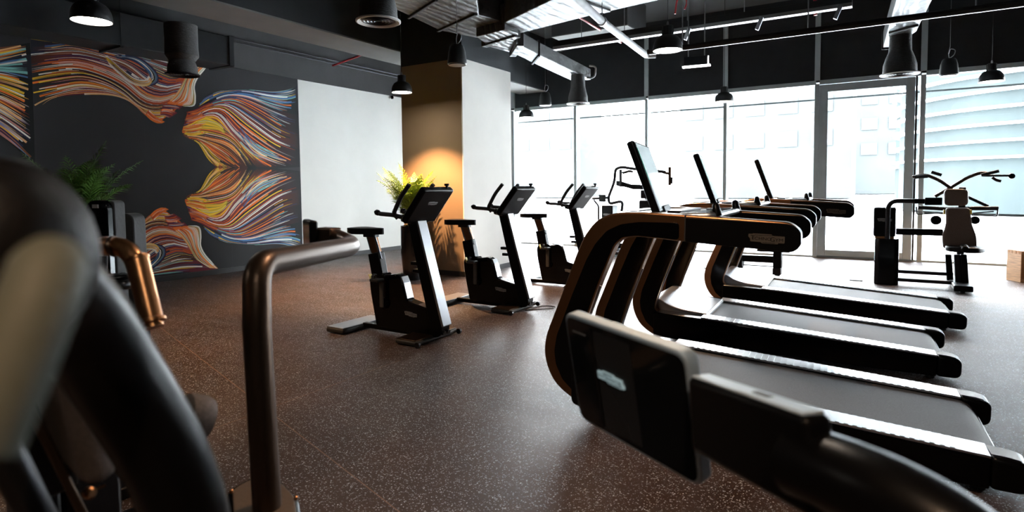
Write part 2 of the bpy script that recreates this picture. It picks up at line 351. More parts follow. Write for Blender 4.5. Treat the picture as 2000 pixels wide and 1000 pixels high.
# windows
mull = [-7.80, -6.104, -4.40, -2.75, -1.09, .56, 2.25, 3.95, XR]
zt = 3.25
for i in range(len(mull)-1):
    a, b = mull[i], mull[i+1]
    e = empty('window_%d' % (i+1), ((a+b)/2, YB, 0), None, None, kind='structure'); off = e.location
    w = .045 if i not in (4, 5) else .055
    f = MB().box(a-w*.7, a+w*.7, YB-.05, YB+.14, 0, zt+.01)
    f.box(a+w*.7, b-w*.5, YB-.02, YB+.12, zt-.0, zt+.08).box(a+w*.7, b-w*.5, YB-.01, YB+.10, 0, .03)
    f.build('window_frame', 'frame', e, bevel=.003, off=off)
    if i == 4:
        c0, c1 = a+w*.7+.005, b-.115
        f = MB().box(c0, c0+.13, YB-.035, YB+.06, .035, zt-.01).box(c1-.13, c1, YB-.035, YB+.06, .035, zt-.01)
        f.box(c0+.13, c1-.13, YB-.035, YB+.06, .035, .15).box(c0+.13, c1-.13, YB-.035, YB+.06, zt-.14, zt-.01)
        s_ = f.build('sash', 'frame', e, bevel=.004, off=off)
        g = MB().box(c0+.13, c0+.14, YB-.04, YB-.034, .15, zt-.14).box(c1-.14, c1-.13, YB-.04, YB-.034, .15, zt-.14).box(c0+.13, c1-.13, YB-.04, YB-.034, zt-.15, zt-.14)
        g.build('gasket', 'framedk', s_, off=off)
        MB().box(c1+.005, c1+.035, YB-.03, YB+.05, .03, zt).build('gasket_strip', 'framedk', e, off=off)
        MB().box(c0+.13, c1-.13, YB+.0, YB+.008, .15, zt-.14).build('glass_pane', 'glass', e, off=off)
    else:
        MB().box(a+w*.7, b-w*.5, YB+.03, YB+.038, .03, zt).build('glass_pane', 'glass', e, off=off)
for i, x in enumerate([-7.80, -4.40, -2.75, -1.09, .56, 2.25, 3.95]):
    struct(MB().box(x-.045, x+.045, YB-.045, YB, zt+.08, 4.57).build('trim_%d' % (10+i), 'frame'))
struct(MB().box(XL, XR, YB+.5, YB+.53, 3.02, 3.05).build('trim_30', 'ext_wall'))
# ---- outside
struct(MB().box(-60, 70, YB+.25, 110, -.3, -.12).build('ground_outside', 'paving'))
def tower(px, dist, r, h, z0, name, label, step=3.4, sq=None, cat='building'):
    d_ = ray(px, 300); d_.z = 0; d_.normalize(); c = Vector((d_.x*dist, d_.y*dist, 0))
    e = empty(name, c, label, cat, 'city buildings beyond the windows')
    if sq is None:
        MB().lathe([(r, 0), (r, h)], c, 48).build('facade', 'ext_glass', e, off=c)
        k = z0
        while k < h:
            MB().lathe([(r+.3, k), (r+.3, k+.10)], c, 48).build('floor_band', 'ext_white', e, off=c); k += step
    else:
        w, dp = sq; MB().box(c.x-w/2, c.x+w/2, c.y-dp/2, c.y+dp/2, 0, h).build('facade', 'ext_wall', e, off=c)
        k = z0
        while k < h:
            b = MB(); n = int(w/3)
            for q in range(n): b.box(c.x-w/2+q*3+.6, c.x-w/2+q*3+2.4, c.y-dp/2-.1, c.y-dp/2, k, k+1.5)
            b.build('window_row', 'ext_win', e, off=c); k += step
tower(1905, 52, 4.6, 34, 2.4, 'office_tower', 'round teal glass tower with thin white floor bands, seen through the rightmost window', step=1.2)
tower(2090, 40, 7.0, 30, 2.4, 'office_block', 'pale building with wide white balcony bands at the right edge outside', step=.72)
tower(1500, 70, 0, 16, 5, 'apartment_block', 'washed out pale building outside behind the treadmills', sq=(16, 10), step=3.2)
tower(1090, 80, 0, 14, 6, 'apartment_block', 'washed out pale building outside left of the first treadmill screen', sq=(9, 8), step=3.2)
tower(1690, 95, 0, 26, 5, 'apartment_block', 'washed out pale building outside seen through the framed sash', sq=(20, 10), step=3.2)
# ================================================================= MURAL
def mural():
    bgd = MB().box(XL, XL+.010, YF, 7.608, .08, 3.474)
    o = bgd.build('wall_mural', 'charcoal'); tag(o, 'huge dark wall mural of swirling multicoloured faces with streaming paint hair', 'mural')
    XP = XL+.0105; ZM = 1.785
    def W(p): q = on(p[0], p[1], 0, XP); return (q.y, q.z)
    V, F, Cc = [], [], []
    lay = [0.0]
    def ribbon(pts, wid, cols, taper=(.0, .25)):
        """pts list of (y,z); wid half width m; cols list of rgb"""
        n = len(pts); lay[0] += 1; x = XP+.0004+.000004*lay[0]
        o0 = len(V); tot = n-1
        for i in range(n):
            a = pts[max(0, i-1)]; b = pts[min(n-1, i+1)]; dy, dz = b[0]-a[0], b[1]-a[1]; l = math.hypot(dy, dz) or 1
            t = i/tot; w = wid*min(1, (t+.02)/(taper[0]+.02), (1-t+.03)/(taper[1]+.03))
            V.append((x, pts[i][0]-dz/l*w, pts[i][1]+dy/l*w)); V.append((x, pts[i][0]+dz/l*w, pts[i][1]-dy/l*w))
            k = t*(len(cols)-1); j = min(int(k), len(cols)-2) if len(cols) > 1 else 0; fr = k-j
            c = [cols[j][q]*(1-fr)+cols[min(j+1, len(cols)-1)][q]*fr for q in range(3)]
            Cc.append(c); Cc.append(c)
        for i in range(n-1): F.append((o0+2*i, o0+2*i+1, o0+2*i+3, o0+2*i+2))
    OR, DO, WH, YE, TE, BL, NV, PU, MR, BR, BK, PK, PE = (.85,.17,.012),(.55,.07,.008),(.85,.80,.72),(.85,.50,.02),(.22,.55,.50),(.06,.16,.36),(.010,.016,.05),(.07,.02,.08),(.16,.012,.025),(.16,.045,.015),(.004,.004,.005),(.50,.20,.16),(.85,.45,.18)
    DKN, DKR = (.012,.013,.022),(.05,.012,.008)
    def res(g, n=26):
        P = [Vector((p[0], p[1], 0)) for p in g]; P = smoothpath(P, 10)
        L_ = [0.0]
        for i in range(1, len(P)): L_.append(L_[-1]+(P[i]-P[i-1]).length)
        out = []; j = 0
        for k in range(n):
            s_ = L_[-1]*k/(n-1)
            while j < len(L_)-2 and L_[j+1] < s_: j += 1
            t = (s_-L_[j])/max(1e-6, L_[j+1]-L_[j]); out.append(P[j].lerp(P[j+1], t))
        return out
    def flow(guides, specs, seed, base=None, crisp=.5):
        """guides: pixel polylines in order; specs: per band (count, palette, width px, gap range at start, gap at end)"""
        rnd = random.Random(seed); G = [res(g) for g in guides]; n = len(G[0])
        if base:
            for bi in range(len(G)-1):
                if base[bi] is None: continue
                for s_ in range(4):
                    a, b = s_/4, (s_+1)/4; m_ = (a+b)/2
                    P1 = [G[bi][k].lerp(G[bi+1][k], m_) for k in range(n)]
                    i0 = base[bi][2] if len(base[bi]) > 2 else 0
                    i0 = int(i0*n)
                    wpx = [(G[bi+1][k]-G[bi][k]).length/8*1.35 for k in range(n)]
                    mid = [W((p.x, p.y)) for p in P1]; lay[0] += 1; x = XP+.0004+.000004*lay[0]; o0 = len(V)
                    for k in range(i0, n):
                        a_ = G[bi][k].lerp(G[bi+1][k], a-.02); b_ = G[bi][k].lerp(G[bi+1][k], b+.02)
                        wa, wb = W((a_.x, a_.y)), W((b_.x, b_.y)); V.append((x, wa[0], wa[1])); V.append((x, wb[0], wb[1]))
                        t = k/(n-1); c = [base[bi][0][q]*(1-t)+base[bi][1][q]*t for q in range(3)]; Cc.append(c); Cc.append(c)
                    for k in range(n-1-i0): F.append((o0+2*k, o0+2*k+1, o0+2*k+3, o0+2*k+2))
        for bi, (cnt, pal, wpx, sr, er) in enumerate(specs):
            for q in range(cnt):
                f_ = (q+rnd.random())/cnt; s0 = rnd.uniform(*sr); e0 = 1-rnd.uniform(*er)
                if e0-s0 < .12: continue
                k0, k1 = int(s0*(n-1)), max(int(e0*(n-1)), int(s0*(n-1))+3); k1 = min(k1, n-1)
                dr = rnd.uniform(-.12, .12)
                pts = []
                for k in range(k0, k1+1):
                    p = G[bi][k].lerp(G[bi+1][k], min(1, max(0, f_+dr*(k-k0)/n))); pts.append(W((p.x, p.y)))
                if len(pts) < 3: continue
                c = rnd.choice(pal); c2 = rnd.choice(pal) if rnd.random() < .45 else c
                j = rnd.uniform(.75, 1.2); c = [min(1, v*j*1.1) for v in c]
                if not isinstance(c2, list): c2 = [v for v in c2]
                sc = .0085*wpx*rnd.uniform(.55, 2.3)
                ribbon(pts, sc*.5, [c, c, c2], (rnd.choice((0, .1, .4)), rnd.choice((.0, .2, .6))))
                if rnd.random() < .5:        # fine dark or light hair line along the stroke
                    off_ = sc*.45; pts2 = [(p[0], p[1]+off_) for p in pts]; ribbon(pts2, sc*.1, [rnd.choice((BK, BK, WH, MR))]*2, (.1, .5))
    # upper-left face looking down right
    A = [[(60,66),(110,75),(170,85),(240,97),(300,108),(350,114),(396,119),(411,122)],
         [(60,78),(110,84),(170,92),(240,106),(290,122),(335,137),(375,138),(402,132)],
         [(60,92),(100,90),(140,86),(190,100),(250,116),(300,140),(335,155),(362,150),(384,154)],
         [(60,108),(100,104),(150,102),(200,112),(250,130),(290,160),(325,172),(352,166),(379,172)],
         [(60,125),(100,119),(150,116),(200,128),(245,148),(285,180),(318,188),(350,180),(379,190)],
         [(62,142),(100,135),(150,132),(200,146),(240,166),(280,198),(312,205),(344,196),(378,205)],
         [(63,160),(110,152),(160,148),(205,160),(240,180),(274,208),(305,216),(330,210),(356,206)],
         [(65,180),(110,172),(160,164),(205,172),(238,186),(268,208),(298,222),(322,220),(344,214)],
         [(67,200),(100,188),(150,176),(200,178),(236,188),(264,204),(288,225),(312,231),(330,224)],
         [(70,226),(78,212),(100,194),(140,186),(200,184),(238,190),(262,203),(286,226),(313,237)]]
    hot = [OR, DO, PE, YE, WH, BR]; dark = [NV, PU, MR, BK, BL]
    baseA = [(DKN, MR), (DKN, DKR), (DKN, DO), (DKR, DO), (BK, OR, .25), (BK, OR, .3), (BK, DO, .4), (BK, OR, .45), (DO, OR, .5)]
    spA = [(26, [YE, PE, BL, PU, MR, WH, TE, NV, OR, BR, NV], 1.5, (0, .6), (0, .35)), (26, [BL, NV, PU, PK, TE, WH, MR, YE, NV, BK], 1.5, (0, .5), (0, .3)),
           (26, [PU, MR, DO, BL, WH, PE, NV, BK, DO], 1.5, (0, .5), (0, .2)), (26, [OR, PU, WH, DO, MR, BK, DO, BR, PK], 1.5, (0, .55), (0, .15)),
           (26, [OR, DO, WH, YE, BK, PK, MR, DO, OR], 1.5, (0, .5), (0, .12)), (26, hot+[WH, MR, BK, DKR], 1.5, (0, .5), (0, .1)), (26, hot+[MR, DKR, BK], 1.5, (0, .5), (0, .1)),
           (24, [OR, DO, WH, PE, YE, MR, DKR, WH], 1.4, (0, .5), (0, .1)), (20, [OR, YE, PE, WH, DO, MR], 1.4, (0, .45), (0, .12))]
    flow(A, spA, 3, baseA)
    # eye swirl and cheek accents of that face
    flow([[(228,112),(262,118),(290,140),(292,156),(276,156),(248,138)], [(222,108),(268,112),(304,140),(306,162),(280,166),(240,146)]], [(10, [NV, BL, BK, (.10,.14,.18), WH], 2.2, (0, .3), (0, .2))], 4, [(NV, NV)])
    flow([[(205,105),(235,132),(262,152),(284,156),(292,144)], [(200,112),(232,142),(262,164),(290,166),(300,152)]], [(9, [WH, WH, PE, YE], 2.2, (0, .2), (0, .1))], 5)
    flow([[(394,124),(370,140),(360,158),(350,176),(338,192),(326,202)], [(410,124),(388,148),(379,168),(381,188),(378,206),(356,207)]], [(22, [PE, OR, WH, (.45,.36,.14), WH, OR, DO, PE], 1.5, (0, .2), (0, .15))], 6, [(PE, OR)])
    # right-hand face looking left, hair streaming right
    B = [[(392,200),(404,186),(430,177),(480,175),(530,180),(560,176),(584,167)],
         [(388,208),(410,194),(440,182),(480,181),(525,190),(560,194),(585,187)],
         [(384,214),(412,200),(445,188),(485,192),(530,210),(565,222),(585,226)],
         [(366,220),(394,212),(425,200),(460,198),(505,222),(550,250),(585,262)],
         [(362,232),(386,224),(412,208),(445,208),(490,240),(540,275),(586,292)],
         [(360,240),(380,232),(402,218),(434,218),(470,255),(525,295),(587,326)],
         [(358,247),(378,240),(396,228),(424,228),(452,262),(492,302),(540,329)],
         [(355,257),(376,252),(400,250),(430,256),(455,268),(480,298),(502,329)],
         [(360,266),(384,267),(410,272),(436,278),(456,290),(474,312),(484,329)],
         [(368,271),(386,276),(402,290),(414,304),(430,316),(446,324),(462,329)],
         [(384,274),(390,282),(397,294),(404,306),(412,316),(420,324),(428,329)]]
    baseB = [(DKN, DKN), (DKN, BK), (MR, BK), (DO, BK), (MR, BK), (MR, BK), (OR, BK), (BR, BK), (BR, DKR), (DO, BR)]
    spB = [(24, [BL, TE, WH, BL, TE, YE, NV, TE, BK], 1.5, (0, .6), (0, .12)), (22, [BL, TE, TE, WH, NV, BL, OR, BK], 1.4, (.1, .7), (0, .15)), (19, [NV, BL, TE, WH, BK, OR, NV, BK], 1.2, (.15, .75), (0, .2)),
           (17, [NV, PU, BL, NV, WH, YE, BK, BK], 1.2, (.15, .75), (0, .25)), (18, [OR, DO, MR, BL, NV, NV, YE, WH, PU, BK, BK], 1.2, (0, .65), (0, .45)), (20, [OR, DO, MR, PU, BL, NV, WH, PK, TE, BK, BK], 1.2, (0, .65), (0, .35)),
           (24, [OR, YE, DO, MR, NV, PE, BK], 1.6, (0, .3), (.0, .55)), (24, [YE, YE, OR, PE, BR, DO, BK, DKR], 1.5, (0, .35), (0, .35)), (22, [OR, PE, YE, DO, OR, BR, BK, DKR], 1.4, (0, .4), (0, .3)), (22, [YE, OR, PE, YE, BK, BR], 1.4, (0, .4), (0, .25))]
    flow(B, spB, 8, baseB)
    flow([[(386,236),(404,230),(424,238),(436,250)], [(376,250),(398,252),(424,254),(440,262)]], [(7, [YE, (.8,.55,.05), YE, (.55,.4,.02)], 4.2, (0, .1), (0, .1))], 9, [(YE, (.5,.35,.02))])
    flow([[(395,214),(388,222),(376,228),(364,234)], [(398,222),(390,230),(380,236),(360,244)]], [(6, [DO, OR, MR, PK], 2.6, (0, .2), (0, .2))], 10)
    flow([[(470,250),(500,280),(540,300),(585,310)], [(465,258),(490,296),(520,312),(560,328)]], [(14, [TE, WH, BL, PK, PE], 1.3, (0, .5), (0, .4))], 12)
    flow([[(318,204),(332,204),(344,206),(357,207)], [(316,212),(328,212),(340,212),(350,214)]], [(6, [MR, PU, PK, DO], 2.0, (0, .1), (0, .1))], 32, [(MR, MR)])
    flow([[(314,214),(326,214),(338,216),(346,221)], [(312,226),(320,226),(326,228),(332,230)]], [(6, [MR, OR, DO, PK], 2.0, (0, .1), (0, .1))], 33, [(DO, MR)])
    flow([[(290,214),(300,224),(310,232),(322,238)], [(284,224),(294,233),(304,238),(316,241)]], [(6, [OR, PE, DO, WH], 2.0, (0, .1), (0, .1))], 34, [(DO, OR)])
    flow([[(414,196),(396,206),(380,214),(361,219)], [(420,206),(400,214),(384,222),(365,224)]], [(10, [DO, OR, MR, OR], 1.6, (0, .4), (0, .1))], 35)
    flow([[(404,218),(384,226),(370,230),(357,231)], [(404,226),(386,234),(370,239),(360,241)]], [(9, [MR, DO, PK, OR], 1.5, (0, .4), (0, .1))], 36)
    flow([[(410,238),(386,242),(368,245),(355,246)], [(414,258),(390,264),(372,266),(358,262)]], [(14, [OR, YE, PE, DO, YE], 1.5, (0, .5), (0, .1))], 37)
    # left panel: only the streaming hair
    flow([[(-160,108),(-60,100),(0,94),(58,84)], [(-160,150),(-60,135),(0,122),(60,106)]], [(16, [YE, BR, PE, WH, TE, NV, OR], 1.9, (0, .6), (0, .08))], 21, [(BK, BK)])
    flow([[(-160,150),(-60,135),(0,122),(60,106)], [(-160,140),(-60,140),(0,142),(63,158)]], [(16, [TE, TE, WH, BL, NV, TE], 2.1, (0, .6), (0, .06))], 22, [(DKN, DKN)])
    flow([[(-160,140),(-60,140),(0,142),(63,158)], [(-160,165),(-60,180),(0,205),(66,245)]], [(34, [OR, PE, YE, DO, WH, BK, MR, YE], 1.7, (0, .7), (0, .1))], 23, [(BK, BK)])
    flow([[(-160,165),(-60,180),(0,205),(66,245)], [(-160,215),(-60,232),(0,262),(68,322)]], [(34, [NV, PU, PK, WH, YE, BL, BR, PE], 1.6, (0, .7), (0, .15))], 24, [(BK, BK)])
    # mirror the picture about its middle
    n0 = len(V)
    V2 = [(v[0]+.00002, v[1], 2*ZM-v[2]) for v in V]; F2 = [tuple(i+n0 for i in f)[::-1] for f in F]
    VV, FF, CC = V+V2, F+F2, Cc+Cc
    # clip to the panel: clamp vertices
    VV = [(x, min(max(y, -2.5), 7.604), min(max(z, .085), 3.468)) for x, y, z in VV]
    me = bpy.data.meshes.new('painted_strokes'); me.from_pydata(VV, [], FF); me.update()
    ca = me.color_attributes.new('paint', 'FLOAT_COLOR', 'POINT')
    ca.data.foreach_set('color', [q for c in CC for q in (c[0], c[1], c[2], 1)])
    m = bpy.data.materials.new('mural_paint'); N, L = nodes(m); b = N['Principled BSDF']
    at = N.new('ShaderNodeAttribute'); at.attribute_name = 'paint'; L.new(at.outputs['Color'], b.inputs['Base Color']); b.inputs['Roughness'].default_value = .65; setin(b, 'Specular IOR Level', .3)
    me.materials.append(m); ob = bpy.data.objects.new('painted_strokes', me); COL.objects.link(ob); ob.parent = o
    s_ = MB()
    for y in (3.43, 4.8, 6.15): s_.box(XL+.010, XL+.0103, y-.0015, y+.0015, .08, 3.47)
    s_.build('panel_seam', 'bb', o)
mural()
# ================================================================= copies
def copy_tree(o, parent=None):
    c = o.copy(); COL.objects.link(c)
    if parent: c.parent = parent
    for ch in list(o.children): copy_tree(ch, c)
    return c
# ================================================================= EXERCISE BIKE (local: x as in the row, y across, z up; origin on floor under bike)
BX = -4.0
def make_bike():
    e = empty('exercise_bike', (0,0,0), None, 'exercise bike', 'exercise bikes in a row')
    X = lambda l: [(x-BX, z) for x, z in l]
    def prof(l, r, y0, y1, name, m, bevel=.006, parent=e): return MB().xz(r2(X(l), r), y0, y1).build(name, m, parent, bevel=bevel)
    # lower body: beam and drive housing
    prof([(-4.165,.06),(-4.235,.40),(-4.245,.53),(-4.20,.585),(-4.06,.585),(-4.04,.57),(-3.99,.572),(-3.90,.592),(-3.845,.56),(-3.815,.50),(-3.775,.355),(-3.52,.30),(-3.44,.30),(-3.36,.12),(-3.42,.04),(-3.50,.035),(-3.9,.055)],
         [.03,.05,.05,.02,.01,.01,.02,.04,.03,.03,.03,.02,.02,.03,.03,.02,.02], -.055, .055, 'body', 'gloss', .012)
    prof([(-3.845,.56),(-3.815,.50),(-3.775,.362),(-3.765,.366),(-3.805,.51),(-3.835,.57)], .004, -.045, .045, 'drive_cover', 'alu', .002)
    prof([(-3.775,.346),(-3.53,.297),(-3.528,.303),(-3.773,.353)], .001, -.05, .05, 'beam_top', 'dbronze', .001)
    # leaning column, silver front
    prof([(-3.735,1.10),(-3.625,1.10),(-3.49,.62),(-3.352,.145),(-3.36,.07),(-3.42,.04),(-3.47,.09),(-3.53,.30),(-3.63,.68)], [.005,.005,.1,.03,.03,.03,.03,.03,.1], -.058, .058, 'column', 'black', .012)
    prof([(-3.627,1.098),(-3.492,.62),(-3.354,.145),(-3.330,.150),(-3.468,.62),(-3.607,1.098)], [.003,.1,.004,.012,.1,.003], -.060, .060, 'front_panel', 'alu', .010)
    MB().lathe([(.022, 0), (.022, .02)], (-3.36-BX, -.03, .09), 12, (1,0,-.3)).lathe([(.022, 0), (.022, .02)], (-3.36-BX, .03, .09), 12, (1,0,-.3)).build('socket', 'dsteel', e)
    # saddle, post
    def slant(x0, z0, x1, z1, a, b_, name, m, bev):
        d_ = Vector((x1-x0, 0, z1-z0)); n_ = Vector((-d_.z, 0, d_.x)).normalized()
        return MB().obox(((x0+x1)/2-BX, 0, (z0+z1)/2), d_*.5, n_*a, (0, b_, 0)).build(name, m, e, bevel=bev)
    slant(-4.14, .50, -4.20, .775, .072, .045, 'post_sleeve', 'black', .012)
    slant(-4.165, .70, -4.255, .965, .046, .026, 'seat_post', 'bronze', .006)
    for s_ in (-1, 1):
        MB().tube([(-4.165-BX+s_*.052, -.02, .72), (-4.25-BX+s_*.052, -.02, .955)], .010, 10).build('post_rod', 'chrome', e)
    st = MB()
    pts = [(-.24,.0,.10),(-.23,.09,.105),(-.16,.125,.10),(-.06,.10,.08),(.04,.055,.07),(.12,.04,.06),(.165,.022,.05),(.172,0,.05)]
    top = [(x, y) for x, y, h, in [(p[0], p[1], 0) for p in pts]]
    out = top+[(x, -y) for x, y in top[-2:0:-1]]
    out = r2(out, .02, 3)
    st.prism([(x-.27, y, .955) for x, y in out], (0, 0, .06)).build('seat', 'leatherblk', e, bevel=.022, bseg=4)
    MB().box(-.33, -.19, -.04, .04, .925, .957).build('seat_clamp', 'dsteel', e, bevel=.006)
    # console, tilted
    u = Vector((.245, 0, .30)).normalized(); n_ = Vector((u.z, 0, -u.x)); c = Vector((-3.535-BX, 0, 1.245))
    con = MB().obox(c, u*.195, n_*.034, (0, .215, 0)).build('console', 'black', e, bevel=.022, bseg=4)
    MB().obox(c-n_*.035, u*.15, n_*.002, (0, .18, 0)).build('screen', 'scr', con, bevel=.001)
    logo(con, c+n_*.0345+u*.045, (0, 1, 0), u, .13, 'plate_l', 'black')
    MB().obox((-3.69-BX, 0, 1.115), (.07,0,-.012), (0,.13,0), (.006,0,.034)).build('console_base', 'black', e, bevel=.02, bseg=3)
    MB().lathe([(.012, 0), (.012, .02), (.022, .022), (.024, .036), (.018, .042)], (-3.415-BX, .13, 1.395), 14).build('webcam', 'black', con)
    # handlebars
    for s_ in (-1, 1):
        y = s_*.17
        MB().tube(fillet([(-3.78-BX, y*.8, 1.125), (-3.80-BX, y, 1.17), (-3.70-BX, y, 1.33), (-3.605-BX, y, 1.43)], .05), .021, 12, rb=.019).build('upper_grip', 'rubber', e, bevel=0)
        MB().tube(fillet([(-3.72-BX, s_*.10, 1.125), (-3.80-BX, y, 1.155), (-3.97-BX, y*1.05, 1.165), (-4.01-BX, y*.95, 1.178)], .03), [.019]*14+[.019, .024] if False else .02, 12).build('lower_grip', 'rubber', e)
        MB().lathe([(.018, 0), (.027, .012), (.026, .035), (.012, .055), (.003, .062)], (-3.97-BX, y*1.05, 1.17), 14, (-1, 0, .25)).build('grip_knob', 'black', e)
    # crank and pedals
    MB().lathe([(.052, -.085), (.055, -.075), (.055, .075), (.052, .085)], (-4.05-BX, 0, .30), 24, (0, 1, 0)).build('crank_hub', 'black', e)
    for s_, dz in ((-1, 1), (1, -1)):
        cr = MB().obox((-4.045-BX, s_*.095, .40+(-.20 if dz < 0 else 0)), (.024, 0, 0), (0, .009, 0), (0, 0, .135)).build('crank', 'plate', e, bevel=.008, bseg=3)
        zc = .30+dz*.235
        pd = MB().box(-4.10-BX, -3.99-BX, s_*.11, s_*.20, zc-.012, zc+.016).build('pedal', 'rubber', cr, bevel=.008)
        MB().tube([(-4.09-BX, s_*.115, zc+.01), (-4.085-BX, s_*.125, zc+.05), (-4.07-BX, s_*.16, zc+.06), (-4.06-BX, s_*.19, zc+.045), (-4.055-BX, s_*.195, zc+.01)], .014, 8, rb=.004).build('strap', 'rubber', pd)
        MB().obox((-4.135-BX, s_*.14, zc+.02), (.010, 0, -.03), (0, .02, 0), (.003, 0, .001)).build('toe_tab', 'yellow', pd, bevel=.002)
    # feet
    for x0, x1, z1, m, nm in ((-4.60, -4.36, .065, 'alu', 'rear_foot'), (-3.70, -3.45, .06, 'dbronze', 'front_foot')):
        f = MB().box(x0-BX, x1-BX, -.30, .30, .008, z1-.008).build(nm, 'rubber', e, bevel=.018, bseg=3)
        MB().box(x0+.008-BX, x1-.008-BX, -.292, .292, z1-.009, z1).build('foot_cover', m, f, bevel=.004)
    MB().box(-4.38-BX, -3.5-BX, -.03, .03, .02, .07).build('base_rail', 'black', e, bevel=.01)
    for s_ in (-1, 1): MB().lathe([(.026, -.012), (.026, .012)], (-3.43-BX, s_*.30, .027), 18, (0, 1, 0)).build('transport_wheel', 'dsteel', e)
    for z in (.70, .63):
        x = -3.675-BX+.03*(1 if z < .68 else 0)*.7
        MB().box(x-.055, x+.02, -.035, .035, z-.016, z+.016).build('bottle_holder', 'black', e, bevel=.005)
    logo(e, (-3.72-BX, -.0555, .225), (1, 0, -.08), (.08, 0, 1), .15, 'plate_l', 'black')
    return e
bike = make_bike()
for i, (y, dx, rz, lb) in enumerate([(4.25, 0, 0, 'black upright exercise bike nearest the camera, first of three in the row'),
                       (5.78, .01, 0, 'black upright exercise bike in the middle of the three, in front of the column'),
                       (7.50, .04, 0, 'black upright exercise bike nearest the windows, last of three in the row')]):
    b = bike if i == 0 else copy_tree(bike)
    b.location = (BX+dx, y, 0); b.rotation_euler.z = rz; b['label'] = lb
c = MB().tube(smoothpath([(-3.42, 5.78, .006), (-3.30, 5.90, .006), (-3.20, 6.02, .006), (-3.22, 6.12, .006), (-3.34, 6.10, .006), (-3.40, 5.98, .006), (-3.40, 5.80, .006)]), .005, 8).build('power_cable', 'rubber')
tag(c, 'thin black power cable looped on the floor by the middle bike', 'cable')
